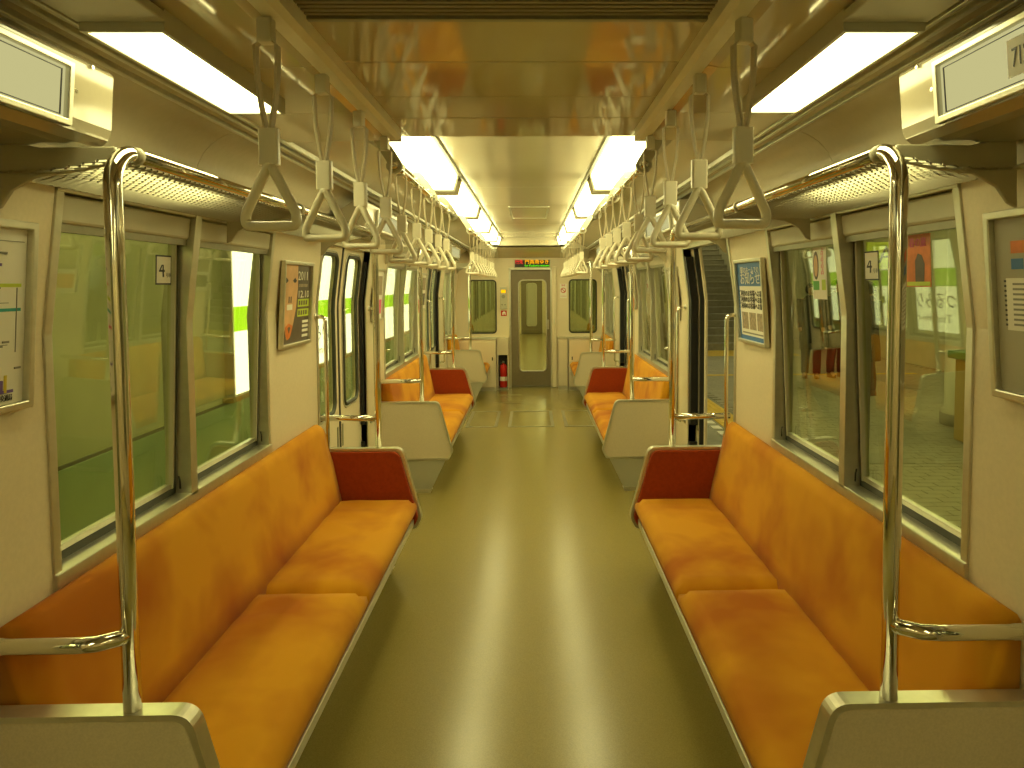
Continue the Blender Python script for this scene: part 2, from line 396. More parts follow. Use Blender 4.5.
# ------------------------------------------------------------------ side windows
def build_window(s, idx, y0, y1, ym, num):
    wn = thing('window_%d' % num, (s*XW, (y0+y1)/2, WZ0), '%s side double window beside bench %s' % (SIDE[s], ('nearest the camera','in the middle of the car','at the far end')[idx]), None, kind='structure')
    fn = wallfn(s); dep = 0.075
    def post(a, b, proud=0.006, d1=dep, m='alu', nm='frame_post'):
        return MB().fbox(fn, a, b, WZ0, WZ1, -proud, d1, vs=[KINK]).build(nm, m, wn, bevel=0.002)
    post(y0, y0+0.028); post(ym-0.022, ym+0.022, proud=0.012); post(y1-0.028, y1)
    MB().fbox(fn, y0, y1, WZ0-0.03, WZ0+0.012, -0.012, dep).build('sill', 'alu', wn, bevel=0.003)
    MB().fbox(fn, y0, y1, WZ1-0.012, WZ1+0.02, -0.008, dep).build('head_rail', 'alu', wn, bevel=0.002)
    for a, b in ((y0+0.028, ym-0.022), (ym+0.022, y1-0.028)):
        MB().fbox(fn, a, b, WZ1-0.085, WZ1-0.014, 0.004, 0.05).build('blind_box', 'paint_grey', wn, bevel=0.008)
        MB().fbox(fn, a, b, WZ1-0.105, WZ1-0.085, 0.012, 0.026).build('blind_bar', 'alu_dark', wn)
        # flat tilted pane in a slim sash
        gx = lambda z: XW+0.055-(z-WZ0)*0.046
        gf = lambda y, z, d: (s*(gx(z)+d), y, z)
        MB().fbox(gf, a, b, WZ0+0.012, WZ1-0.012, 0.0, 0.005).build('pane', 'glass', wn)
        mb = MB(); mb.fbox(gf, a, a+0.018, WZ0+0.012, WZ1-0.02, -0.01, 0.012); mb.fbox(gf, b-0.016, b, WZ0+0.012, WZ1-0.02, -0.01, 0.012)
        mb.fbox(gf, a, b, WZ0+0.012, WZ0+0.034, -0.01, 0.012); mb.build('sash', 'gasket', wn)
        MB().fbox(gf, b-0.026, b-0.016, WZ0+0.034, WZ1-0.02, -0.012, 0.012).build('sash_stile', 'paint_grey', wn)
        MB().fbox(gf, a+0.018, b-0.026, WZ0+0.034, WZ0+0.05, -0.008, 0.012).build('sash_rail', 'alu', wn)
        lt = MB().tube([(s*(XW+0.022), b-0.012, WZ0+0.03), (s*(XW+0.022), b-0.014, WZ0+0.06), (s*(XW+0.02), b-0.024, WZ0+0.075)], 0.003, 6); lt.build('latch', 'black', wn)
    return wn
k = 1
for s in (-1, 1):
    for i, (a, b, c) in enumerate(WINS): build_window(s, i, a, b, c, k); k += 1

# ------------------------------------------------------------------ side doors (left closed, right open)
def leaf(s, y0, y1, parent, off, near):
    fn = wallfn(s, off); mb = MB(); iu0, iu1 = y0+0.10, y1-0.10
    inner = plate_hole(mb, fn, y0, y1, 0.012, DZ1-0.01, iu0, iu1, 0.83, 1.78, 0.06, 0, 0.03, 6, 12)
    lf = mb.build('door_leaf', 'wall', parent)
    MB().tube([fn(u, v, -0.002) for u, v in inner], 0.012, 8, closed=True).build('gasket', 'gasket', lf, smooth=True)
    ring2 = rrect(iu0-0.022, iu1+0.022, 0.83-0.022, 1.78+0.022, 0.08, 6, 12)
    MB().tube([fn(u, v, 0.0) for u, v in ring2], 0.006, 6, closed=True).build('trim', 'alu', lf, smooth=True)
    MB().fbox(fn, iu0, iu1, 0.83, 1.78, 0.012, 0.017, vs=[KINK-0.05, KINK, KINK+0.05]).build('pane', 'glass_door', lf)
    ye = y1 if near else y0
    MB().fbox(fn, ye-0.008, ye+0.008, 0.012, DZ1-0.01, -0.004, 0.034, vs=[KINK]).build('edge_rubber', 'black', lf)
    yh = ye - 0.05 if near else ye+0.05
    MB().fbox(fn, yh-0.012, yh+0.012, 0.58, 0.72, -0.004, 0.004).build('pull_recess', 'alu_dark', lf)
    return lf
k = 1
for s in (-1, 1):
    for i, (a, b) in enumerate(DOORS[s]):
        dn = thing('door_%d' % k, (s*XW, (a+b)/2, 0), '%s sliding side doors, %s, %s' % (SIDE[s], ('beside the camera','second from the camera','farthest from the camera')[i], 'closed' if s < 0 else 'open'), None, kind='structure'); k += 1
        fn = wallfn(s); m = (a+b)/2; W = (b-a)/2
        for yy, d in ((a, -1), (b, 1)):
            MB().fbox(fn, min(yy, yy+d*0.03), max(yy, yy+d*0.03), 0.0, DZ1, -0.005, 0.055, vs=[KINK]).build('jamb', 'alu', dn, bevel=0.002)
        MB().fbox(fn, a, b, DZ1-0.03, DZ1, -0.004, 0.05).build('head_rail', 'alu', dn)
        MB().box(min(s*1.13,s*1.26), max(s*1.13,s*1.26), a, b, -0.03, 0.004).build('threshold', 'alu', dn)
        if s < 0 or i == 0:
            leaf(s, a+0.002, m-0.006, dn, 0.04, True); leaf(s, m+0.006, b-0.002, dn, 0.04, False)
            MB().fbox(fn, b-0.028, b-0.004, 0.62, 1.76, 0.012, 0.036, vs=[KINK]).build('dark_seal', 'black', dn)
            MB().fbox(fn, b-0.028, b-0.004, 0.05, 0.50, 0.012, 0.036).build('dark_seal', 'black', dn)
        else:
            op = W-0.10
            leaf(s, a+0.002-op, m-0.006-op, dn, 0.056, True); leaf(s, m+0.006+op, b-0.002+op, dn, 0.056, False)
            y_ = b-0.12
            MB().fbox(fn, b-0.055, b-0.012, 0.62, 1.78, 0.0, 0.05, vs=[KINK]).build('dark_seal', 'black', dn)
            MB().fbox(fn, b-0.045, b-0.012, 0.05, 0.50, 0.0, 0.05).build('dark_seal', 'black', dn)
            MB().fbox(fn, b-0.16, b-0.125, 0.02, DZ1-0.03, 0.075, 0.09, vs=[KINK]).build('edge_guard', 'wall', dn)

# ------------------------------------------------------------------ gangway door
gd = thing('door_7', (0.018, YE, 0), 'brown gangway door with a tall rounded window in the end wall', None, kind='structure')
fd = lambda u, v, d: (u, YE+0.03+d, v)
mb = MB(); inner = plate_hole(mb, fd, -0.285, 0.322, 0.03, 1.82, -0.165, 0.26, 0.25, 1.66, 0.07, 0, 0.03)
lf = mb.build('door_leaf', 'end_door', gd)
MB().tube([fd(u, v, -0.001) for u, v in inner], 0.010, 8, closed=True).build('window_trim', 'alu', lf, smooth=True)
MB().fbox(fd, -0.165, 0.26, 0.25, 1.66, 0.012, 0.017).build('pane', 'glass_door', lf)
MB().box(0.275, 0.295, YE+0.005, YE+0.03, 0.9, 1.05).build('handle', 'alu', lf, bevel=0.004)
MB().box(-0.285, 0.322, YE-0.02, YE+0.03, 0.0, 0.03).build('threshold', 'seam', gd)
mb = MB().box(-0.315, -0.285, YE-0.012, YE+0.03, 0, 1.85).box(0.322, 0.345, YE-0.012, YE+0.03, 0, 1.85).box(-0.315, 0.345, YE-0.012, YE+0.03, 1.82, 1.85)
mb.build('door_frame', 'alu', gd, bevel=0.003)
MB().box(0.345, 0.415, YE-0.03, YE, 0, 1.87).build('post_cover', 'wall', gd, bevel=0.008)
MB().box(0.37, 0.385, YE-0.042, YE-0.03, 0.98, 1.06).build('lock', 'alu', gd, bevel=0.003)

# ------------------------------------------------------------------ benches
def cushion(x0, x1, y0, y1, z0, z1, r, s, seed):
    nx, ny = 14, 26; mb = MB(); rings = []
    def sup(t):  # rounded profile around the edge
        return t
    P = []
    top = []
    for i in range(nx+1):
        row = []
        for j in range(ny+1):
            a = i/nx; b = j/ny; x = x0+(x1-x0)*a; y = y0+(y1-y0)*b
            ex = min(a, 1-a)*(x1-x0); ey = min(b, 1-b)*(y1-y0)
            fx = 1-max(0, 1-ex/r)**2; fy = 1-max(0, 1-ey/(r*0.7))**2
            dz = r*(1-math.sqrt(max(0, 1-(1-min(fx, fy) if min(fx, fy) < 1 else 0)**1.0)))
            crown = 0.010*math.sin(math.pi*a)*min(1, 4*min(b, 1-b))
            wr = 0.0028*math.sin((y*5.2+0.6*math.sin(x*9+seed))*6.0+seed)*smoothstep(0.05, 0.5, a)*(0.4+noise.noise(Vector((x*3, y*3, seed))))
            row.append((s*x, y, z1-dz*0.9+crown+wr))
        top.append(row)
    idx = {}
    vs = []; fs = []
    for i in range(nx+1):
        for j in range(ny+1): idx[i,j] = len(vs); vs.append(top[i][j])
    for i in range(nx):
        for j in range(ny): fs.append((idx[i,j], idx[i+1,j], idx[i+1,j+1], idx[i,j+1]))
    per = [(i,0) for i in range(nx)] + [(nx,j) for j in range(ny)] + [(i,ny) for i in range(nx,0,-1)] + [(0,j) for j in range(ny,0,-1)]
    prev = [idx[p] for p in per]
    for zz, ins in ((z1-0.055, -0.006), (z0+0.02, 0.010), (z0, 0.035)):
        cur = []
        for p in per:
            x, y, _ = vs[idx[p]]; xa = abs(x)
            front = xa < x0+1e-6
            cur.append(len(vs)); vs.append((s*(xa+(ins if front else 0)), y, zz))
        for q in range(len(per)):
            q2 = (q+1) % len(per); fs.append((prev[q], prev[q2], cur[q2], cur[q]))
        prev = cur
    fs.append(tuple(prev))
    return mb.add(vs, fs)
def end_outline(r=0.05, inset=0.0):
    raw = [(1.125-0*inset, 0.705-inset), (0.678+inset*0.9, 0.705-inset), (0.573+inset*1.0, 0.315+inset*0.4), (0.605+inset*0.7, 0.255+inset), (1.125, 0.255+inset)]
    rad = [0.004, r, 0.06, 0.03, 0.004]; out = []
    n = len(raw)
    for i in range(n):
        p = Vector((*raw[i],)); a = Vector((*raw[i-1],)); b = Vector((*raw[(i+1) % n],))
        d1 = (a-p).normalized(); d2 = (b-p).normalized(); ang = d1.angle(d2); t = min(rad[i]/math.tan(ang/2), 0.45*(a-p).length, 0.45*(b-p).length)
        A = p+d1*t; B = p+d2*t
        for k in range(7):
            q = k/6; out.append(tuple(A*(1-q)**2 + p*2*q*(1-q) + B*q*q))
    return out
def end_panel(bench, s, y0, y1, inside):
    """inside = +1: the seat lies towards +Y of this panel, -1: towards -Y, 0: none"""
    fn = lambda u, v, d: (s*u, d, v)
    bo = MB().prism(end_outline(0.05, 0.006), fn, y0, y1).build('end_panel', 'laminate', bench)
    MB().ring(end_outline(), end_outline(0.045, 0.013), fn, y0-0.005, y1+0.005).build('edge_trim', 'alu', bo, bevel=0.002)
    if inside:
        yy = (y1, y1+0.028) if inside > 0 else (y0-0.028, y0)
        MB().prism(end_outline(0.05, 0.016), fn, *yy).build('arm_pad', 'red_fabric', bo, bevel=0.008)
    MB().prism([(1.125,0.255),(0.63,0.255),(0.755,0.0),(1.125,0.0)], fn, y0+0.004, y1-0.004).build('foot_plate', 'panel_skirt', bo)
    MB().prism([(1.125,0.03),(0.735,0.03),(0.75,0.0),(1.125,0.0)], fn, y0-0.002, y1+0.002).build('kick_strip', 'alu', bo)
def bench(s, y0, y1, n, label, near=True, far=True, back=True):
    b = thing('bench_seat', (s*0.85, (y0+y1)/2, 0), label, 'bench', 'orange upholstered longitudinal benches')
    a = y0+0.052; c = y1-0.052 if far else y1
    fn = lambda u, v, d: (s*u, d, v)
    # backrest
    prof = [(0.985,0.40),(1.012,0.52),(1.035,0.64),(1.055,0.76),(1.066,0.825),(1.078,0.852),(1.098,0.866),(1.116,0.862),(1.126,0.845),(1.128,0.40)]
    m = 24; rings = []
    for i in range(m+1):
        t = i/m; y = a+(c-a)*t; e = (1-t)*(c-a); sh = 1-max(0, 1-e/0.05)**2
        R = []
        for k, (u, v) in enumerate(prof):
            bulge = 0.006*noise.noise(Vector((y*2.2, v*6, s*3)))*(1 if 0 < k < 6 else 0)
            uu = u+bulge; vv = v
            if 3 <= k <= 8: vv = v-0.035*(1-sh)
            if k < 9: uu = uu+(1-sh)*0.012
            R.append((s*uu, y, vv))
        rings.append(R)
    MB().loft(rings).build('backrest', 'seat_fabric', b, smooth=True, bevel=0)
    L = (c-a)/n
    for i in range(n):
        cushion(0.600, 1.03, a+L*i+0.001, a+L*(i+1)-0.001, 0.318, 0.438, 0.035, s, i*1.7+s).build('seat_cushion', 'seat_fabric', b, smooth=True)
    MB().box(min(s*0.612,s*1.1), max(s*0.612,s*1.1), a, c, 0.283, 0.318).build('seat_frame', 'alu', b, bevel=0.003)
    MB().box(min(s*0.80,s*1.113), max(s*0.80,s*1.113), a, c, 0.0, 0.275).build('heater_box', 'panel_skirt', b)
    if near: end_panel(b, s, y0-0.012, y0+0.024, 1)
    if far: end_panel(b, s, y1-0.024, y1+0.012, -1)
    return b
POS = ('nearest the camera', 'in the middle of the car', 'at the far end of the car')
for s in (-1, 1):
    for i, (a, b_) in enumerate(BENCH[s]):
        bench(s, a, b_, 2 if i < 2 else 1, 'orange fabric bench along the %s wall, %s' % (SIDE[s], POS[i]), far=(i < 2))

# ------------------------------------------------------------------ luggage racks with poles and grab rails
def rack(s, y0, y1, label, far=True):
    x = 0.808; zt = 1.88; r = 0.0180; R = 0.075
    rk = thing('luggage_rack', (s*x, y0, 0.70), label, 'luggage rack', 'chrome luggage racks over the benches')
    path = [(s*x, y0, 0.700), (s*x, y0, 1.2), (s*x, y0, zt-R)]
    for k in range(1, 9):
        t = math.radians(90*k/8); path.append((s*x, y0+R*(1-math.cos(t)), zt-R+R*math.sin(t)))
    MB().tube(path[:], r, 16).build('pole', 'chrome', rk, smooth=True)
    if far:
        p2 = [(s*x, y1, 0.700), (s*x, y1, 1.2), (s*x, y1, zt-R)]
        for k in range(1, 9):
            t = math.radians(90*k/8); p2.append((s*x, y1-R*(1-math.cos(t)), zt-R+R*math.sin(t)))
        MB().tube(p2, r, 16).build('pole', 'chrome', rk, smooth=True)
    ye = y1-R if far else y1
    MB().tube([(s*x, y0+R, zt), (s*x, (y0+ye)/2, zt), (s*x, ye, zt)], r*0.86, 12).build('front_rod', 'chrome', rk, smooth=True)
    MB().tube([(s*1.070, y0, 1.84), (s*1.070, ye, 1.84)], 0.006, 8).build('back_rod', 'alu', rk, smooth=True)
    for yy in ([y0+0.03, (y0+ye)/2, ye-0.012] if ye-y0 > 1.5 else [y0+0.03, ye-0.012]):
        MB().prism([(0.815,1.889),(0.84,1.889),(0.97,1.887),(1.01,1.895),(1.03,1.93),(1.068,1.94),(1.075,1.755),(1.055,1.765),(1.03,1.80),(0.98,1.827),(0.88,1.840),(0.83,1.852),(0.812,1.868)],
                   lambda u, v, d: (s*u, d, v), yy-0.006, yy+0.006).build('rack_arm', 'paint_grey', rk, bevel=0.003)
        yk = max(yy, y0+R+0.012)
        MB().tube([(s*x, yk-0.009, zt), (s*x, yk+0.009, zt)], r*1.08, 12).build('clip', 'paint_grey', rk, smooth=True)
    # diamond wire net
    mb = MB(); xa, xb = 0.812, 1.068; za, zb = 1.862, 1.836; D = xb-xa; p = 0.026; wr = 0.0026
    Lh = ye-y0
    for sg in (1, -1):
        y = -D
        while y < Lh+D:
            # wire runs from (xa, y) to (xb, y+sg*D*0.9)
            ya, yb = (y, y+0.9*D) if sg > 0 else (y+0.9*D, y)
            t0, t1 = 0.0, 1.0
            for lim, hi in ((0.0, False), (Lh, True)):
                dy = yb-ya
                tt = (lim-ya)/dy
                if (dy > 0) == (not hi): t0 = max(t0, tt)
                else: t1 = min(t1, tt)
            if t1-t0 > 0.02:
                q = []
                for t in (t0, (t0+t1)/2, t1):
                    q.append((s*(xa+D*t), y0+ya+(yb-ya)*t, za+(zb-za)*t-0.012*math.sin(math.pi*t)+sg*0.0012))
                mb.tube(q, wr, 3, cap=False)
            y += p
    tag(mb.build('wire_net', 'net_wire', rk), kind='stuff')
    # grab rails
    yr = y0-0.045
    MB().tube([(s*x, y0, 0.868), (s*(x+0.015), y0-0.02, 0.868), (s*(x+0.045), yr+0.006, 0.868), (s*(x+0.08), yr, 0.868), (s*1.129, yr, 0.868)], 0.0165, 14).build('grab_rail', 'chrome', rk, smooth=True)
    if far:
        MB().tube([(s*x, y1, 0.868), (s*1.129, y1+0.02, 0.868)], 0.0165, 14).build('grab_rail', 'chrome', rk, smooth=True)
    return rk
for s in (-1, 1):
    for i, (a, b_) in enumerate(BENCH[s]):
        rack(s, a+0.006, b_-0.006, 'chrome luggage rack and poles above the %s bench %s' % (SIDE[s], POS[i]), far=(i < 2))

# ------------------------------------------------------------------ door-side grab bars
for s in (-1, 1):
    for i, (a, b_) in enumerate(DOORS[s][1:]):
        for yy, wd in ((a-0.042, 'near'), (b_+0.11, 'far')):
            z0, z1 = 0.62, 1.43; xi = XW-0.055
            mb = MB().tube([(s*1.131, yy, z0), (s*(xi+0.02), yy, z0), (s*(xi+0.005), yy, z0+0.008), (s*xi, yy, z0+0.025), (s*xi, yy, 1.0), (s*xi, yy, z1-0.025), (s*(xi+0.005), yy, z1-0.008), (s*(xi+0.02), yy, z1), (s*1.131, yy, z1)], 0.011, 10)
            t = thing('grab_bar', (s*1.13, yy, z0), 'upright steel grab bar on the %s edge of the %s %s door' % (wd, ('second','farthest')[i], SIDE[s]), 'grab bar', 'grab bars beside the doors')
            mb.build('bar', 'chrome', t, smooth=True)
            for z in (z0, z1):
                MB().tube([(s*1.1295, yy, z), (s*1.122, yy, z)], 0.019, 14).build('flange', 'alu', t, smooth=True)

# ------------------------------------------------------------------ lamps
def near_lamp(s, y0, y1, label):
    t = thing('ceiling_lamp', (s*0.725, (y0+y1)/2, 2.118), label, 'ceiling lamp', 'box ceiling lamps on the lowered ceiling')
    xa, xb = sorted((s*0.642, s*0.800))
    mb = MB().ring([(xa,y0),(xb,y0),(xb,y1),(xa,y1)], [(xa+0.009,y0+0.009),(xb-0.009,y0+0.009),(xb-0.009,y1-0.009),(xa+0.009,y1-0.009)], lambda u, v, d: (u, v, d), 2.078, 2.113)
    mb.build('housing', 'paint_grey', t)
    MB().box(xa+0.009, xb-0.009, y0+0.009, y1-0.009, 2.082, 2.092).build('diffuser', 'lamp', t)
    MB().box(xa, xb, y0, y1, 2.113, 2.122).build('back_plate', 'paint_grey', t)
    MB().box(xa+0.009, xb-0.009, y0+0.009, y1-0.009, 2.094, 2.112).build('reflector', 'paint_grey', t)
    MB().box(xa-0.004, xb+0.004, y0-0.16, y0-0.001, 2.094, 2.114).build('end_box', 'paint_grey', t, bevel=0.003)
for s in (-1, 1):
    for (a, b_), wd in (((1.375,2.03), 'just ahead of the camera'), ((-0.80,-0.15), 'just behind the camera'), ((-1.70,-1.05), 'two lamps behind the camera'), ((-2.55,-1.90), 'three lamps behind the camera')):
        near_lamp(s, a, b_, 'flat box ceiling lamp on the %s, %s' % (SIDE[s], wd))
def far_lamp(s, y0, y1, label):
    t = thing('ceiling_lamp', (s*0.49, (y0+y1)/2, 2.29), label, 'ceiling lamp', 'trough-shaped ceiling lamps in two rows')
    fn = lambda u, v, d: (s*u, d, v)
    MB().prism([(0.412,2.268),(0.437,2.182),(0.572,2.182),(0.597,2.268)], fn, y0, y1).build('diffuser', 'lamp', t)
    MB().prism([(0.404,2.289),(0.404,2.268),(0.610,2.268),(0.610,2.289)], fn, y0-0.01, y1+0.01).build('housing', 'paint_grey', t)
    MB().prism([(0.575,2.176),(0.582,2.176),(0.606,2.268),(0.599,2.268)], fn, y0-0.006, y1+0.006).build('outer_flange', 'paint_grey', t)
    for yy in (y0, y1):
        MB().prism([(0.405,2.272),(0.432,2.177),(0.577,2.177),(0.604,2.272)], fn, yy-0.006, yy+0.006).build('end_cap', 'strap_plastic', t)
    MB().ring([(0.401,2.276),(0.4285,2.173),(0.581,2.173),(0.608,2.276)], [(0.411,2.268),(0.4365,2.180),(0.5725,2.180),(0.598,2.268)], fn, y1-0.006, y1+0.008).build('end_bezel', 'alu_dark', t)
ORD = ('first', 'second', 'third', 'fourth', 'fifth', 'sixth', 'seventh', 'eighth', 'ninth', 'tenth', 'eleventh', 'twelfth', 'thirteenth', 'fourteenth', 'fifteenth', 'sixteenth', 'seventeenth', 'eighteenth', 'nineteenth')
for s in (-1, 1):
    for i, (a, b_) in enumerate(((2.78,4.42),(4.66,6.16),(6.40,7.92),(8.16,9.58),(9.82,10.45))):
        far_lamp(s, a, b_, 'bright trough-shaped ceiling lamp, %s in the %s row counted from the camera' % (ORD[i], SIDE[s]))

# ------------------------------------------------------------------ strap rails and straps
for s in (-1, 1):
    t = thing('strap_beam', (s*0.43, 1.0, 2.15), 'aluminium strap beam under the lowered ceiling, %s side' % SIDE[s], 'rail')
    MB().prism([(0.405,2.150),(0.405,2.108),(0.418,2.098),(0.450,2.098),(0.452,2.106),(0.425,2.110),(0.418,2.122),(0.418,2.150)], lambda u, v, d: (s*u, d, v), -1.0, 2.50).build('channel', 'strap_plastic', t)
    MB().box(min(s*0.405,s*0.47), max(s*0.405,s*0.47), 2.50, 2.506, 2.095, 2.15).build('end_cap', 'alu', t)
    for (a, b_), wd in (((2.72,4.75), 'first'), ((6.0,9.75), 'second')):
        t = thing('strap_rod', (s*0.475, (a+b_)/2, 2.04), 'round chrome strap rod on the %s, %s from the camera' % (SIDE[s], wd), 'rail')
        MB().tube([(s*0.475, a, 2.052), (s*0.475, (a+b_)/2, 2.052), (s*0.475, b_, 2.052)], 0.014, 12).build('rod', 'chrome', t, smooth=True)
        for yy in (a+0.02, (a+b_)/2, b_-0.02):
            pts = [(0.50,2.28),(0.50,2.06)] + [(0.475+0.032*math.cos(q), 2.052+0.032*math.sin(q)) for q in [math.radians(v) for v in (20,-20,-60,-100,-140,-180,-220)]] + [(0.45,2.12),(0.475,2.28)]
            if yy > a+0.1 or True:
                pts = [(u+ (0.135*smoothstep(2.06, 2.25, v)), v) for u, v in pts]
            MB().prism(pts, lambda u, v, d: (s*u, d, v), yy-0.008, yy+0.008).build('hanger', 'paint_grey', t, bevel=0.003)
            MB().tube([(s*0.475, yy-0.011, 2.052), (s*0.475, yy+0.011, 2.052)], 0.020, 12).build('collar', 'alu', t, smooth=True)
def strap_proto():
    # origin at the base of the handle (centre of the lower bar)
    t = thing('hand_strap', (0, 0, 0), 'strap', 'hand strap', 'white triangular hand straps')
    hw, hh, r = 0.049, 0.119, 0.021
    tri = [(-hw, 0.0), (hw, 0.0), (hw+0.001, 0.022), (0.0, hh), (-hw-0.001, 0.022)]
    rad = [0.016, 0.016, 0.016, 0.014, 0.016]; out = []
    for i in range(5):
        p = Vector(tri[i]); a = Vector(tri[i-1]); b = Vector(tri[(i+1) % 5]); d1 = (a-p).normalized(); d2 = (b-p).normalized()
        t_ = min(rad[i], 0.48*(a-p).length, 0.48*(b-p).length); A = p+d1*t_; B = p+d2*t_
        for k in range(6):
            q = k/5; c = A*(1-q)**2+p*2*q*(1-q)+B*q*q; out.append((c.x, 0, c.y))
    mb = MB().tube(out, 0.0092, 10, closed=True)
    for v in mb.v: v.y *= 1.25
    mb.build('handle', 'strap_plastic', t, smooth=True)
    mb = MB().loft([rrect_ring(0.019, 0.0095, z) for z in (0.114, 0.117, 0.179, 0.182)])
    mb.build('sleeve', 'strap_plastic', t, bevel=0.001)
    top = 0.334
    for sg in (-1, 1):
        pts = []
        for k in range(11):
            q = k/10; z = 0.178+(top-0.178)*q
            x = sg*(0.004+0.017*math.sin(min(1, q*1.25)*math.pi/2)-0.001*math.sin(q*math.pi))
            pts.append((x, z))
        ring = [[(x-0.0026, -0.008, z), (x+0.0026, -0.008, z), (x+0.0026, 0.008, z), (x-0.0026, 0.008, z)] for x, z in pts]
        MB().loft(ring).build('webbing', 'strap_web', t)
    ring = [[(x, -0.008, z), (x, 0.008, z), (x, 0.008, z+0.003), (x, -0.008, z+0.003)] for x, z in ((-0.022,top-0.002),(-0.012,top+0.006),(0.012,top+0.006),(0.022,top-0.002))]
    MB().loft(ring).build('webbing_loop', 'strap_web', t)
    cl = MB().box(-0.014, 0.014, -0.013, 0.013, top+0.004, top+0.050)
    cl.build('clamp', 'clamp_metal', t, bevel=0.004)
    return t
def rrect_ring(a, b, z, n=4):
    return [(u, v, z) for u, v in rrect(-a, a, -b, b, min(a, b)*0.6, n)]
proto = strap_proto(); first = True
for s in (-1, 1):
    ys = [(1.36+0.355*i, 0) for i in range(4)] + [(2.87+0.37*i, 1) for i in range(5)] + [(6.18+0.40*i, 2) for i in range(9)]
    for i, (y, g) in enumerate(ys):
        x = 0.447 if g == 0 else 0.475; z = 1.712 if g == 0 else 1.695
        rz = random.uniform(-0.12, 0.12) + (0.10*s if g == 0 else 0)
        if first: o = proto; o.location = (s*x, y, z); o.rotation_euler = (0, 0, rz); first = False
        else: o = copy_tree(proto, None, (s*x, y, z), rz)
        o['label'] = 'white triangular hand strap, %s from the camera in the %s row' % (ORD[i], SIDE[s])

# ------------------------------------------------------------------ door header boxes with display frames
def header(s, y0, y1, label, nums=None):
    t = thing('header_box', (s*0.95, (y0+y1)/2, 1.89), label, 'header box', 'header boxes over the side doors')
    pts = [(1.068,1.893),(0.915,1.893),(0.888,1.897),(0.868,1.912),(0.860,1.935),(0.851,2.052),(0.862,2.060),(0.92,2.064),(1.02,2.00),(1.062,1.95)]
    MB().prism(pts, lambda u, v, d: (s*u, d, v), y0, y1).build('box_shell', 'header', t, bevel=0.006)
    fx = lambda z: 0.860-(z-1.935)*0.0923
    fn = lambda y, z, d: (s*(fx(z)-d), y, z)
    a, b_ = y1-1.05, y1-0.155
    z0, z1 = 1.912, 2.034
    out = [(a,z0),(b_,z0),(b_,z1),(a,z1)]; inn = [(a+0.014,z0+0.012),(b_-0.014,z0+0.012),(b_-0.014,z1-0.012),(a+0.014,z1-0.012)]
    f = MB().ring(out, inn, fn, 0.0005, 0.014).build('display_frame', 'alu', t, bevel=0.002)
    MB().fbox(fn, a+0.014, b_-0.014, z0+0.012, z1-0.012, 0.0005, 0.004).build('display_panel', 'display_glow', t)
    MB().ring([(a+0.02,z0+0.018),(b_-0.024,z0+0.018),(b_-0.024,z1-0.018),(a+0.02,z1-0.018)], [(a+0.022,z0+0.0195),(b_-0.027,z0+0.0195),(b_-0.027,z1-0.0195),(a+0.022,z1-0.0195)], fn, 0.004, 0.0055).build('inner_line', 'ink', t)
    for zz in (1.985,):
        MB().tube([fn(b_+0.018, zz, 0.0), fn(b_+0.018, zz, 0.006)], 0.005, 10).build('lock_screw', 'chrome', t)
    for yy in (b_-0.35, b_+0.07):
        MB().tube([fn(yy, 2.046, 0.0), fn(yy, 2.046, 0.004)], 0.004, 8).build('screw', 'chrome', t)
    if nums:
        yc, txt_, wd_ = nums
        MB().fbox(fn, yc-wd_/2-0.012, yc+wd_/2+0.012, z0+0.03, z1-0.03, 0.004, 0.005).build('number_card', 'white_paper', t)
        text(txt_, 0.045, 'ink', t, fn(yc, (z0+z1)/2-0.002, 0.0052), (0, -s, 0), Vector((-s*0.0923, 0, 1)), name='number', width=wd_)
    return t
for s in (-1, 1):
    header(s, -0.55, 1.575, 'header box with glow-painted display panel above the %s door beside the camera' % SIDE[s], (1.17, '4', 0.024) if s < 0 else (1.172, '7122', 0.054))
    header(s, 3.92, 5.20, 'glossy header box above the second %s door' % SIDE[s])
    header(s, 7.70, 8.98, 'glossy header box above the farthest %s door' % SIDE[s])

# ------------------------------------------------------------------ framed posters on the side walls
def poster(s, y0, y1, z0, z1, label, name='framed_poster'):
    t = thing(name, (s*XW, (y0+y1)/2, z0), label, 'poster', 'framed posters on the side walls')
    top = xw(z1)-0.004; bot = XW-0.006
    fx = lambda z: bot+(top-bot)*(z-z0)/(z1-z0)
    fn = lambda y, z, d: (s*(fx(z)-d), y, z)
    MB().fbox(fn, y0+0.004, y1-0.004, z0+0.004, z1-0.004, 0.0, 0.005).build('sheet', 'white_paper', t)
    w = 0.018
    MB().ring([(y0,z0),(y1,z0),(y1,z1),(y0,z1)], [(y0+w,z0+w),(y1-w,z0+w),(y1-w,z1-w),(y0+w,z1-w)], fn, -0.002, 0.020).build('frame', 'alu', t, bevel=0.003)
    n = [0]
    def blk(u0, u1, v0, v1, m, nm='print_block', d=0.0056):
        # u measured from the viewer's left, 0..1, v from the bottom, 0..1, inside the frame
        A = y0+w; B = y1-w
        if s < 0: a, b_ = A+(B-A)*u0, A+(B-A)*u1
        else: a, b_ = B-(B-A)*u1, B-(B-A)*u0
        H0 = z0+w; H = z1-z0-2*w
        n[0] += 1
        return MB().fbox(fn, a, b_, H0+H*v0, H0+H*v1, 0.005, d+0.00004*n[0]).build(nm, m, t)
    def txt(st, u, v, size, m, width=None):
        A = y0+w; B = y1-w; yy = A+(B-A)*u if s < 0 else B-(B-A)*u
        zz = z0+w+(z1-z0-2*w)*v
        return text(st, size, m, t, fn(yy, zz, 0.0062+0.00004*n[0]), (0, -s, 0), Vector((-s*(bot-top)/(z1-z0), 0, 1)), width=width)
    def pane():
        return None
    return t, blk, txt, fn
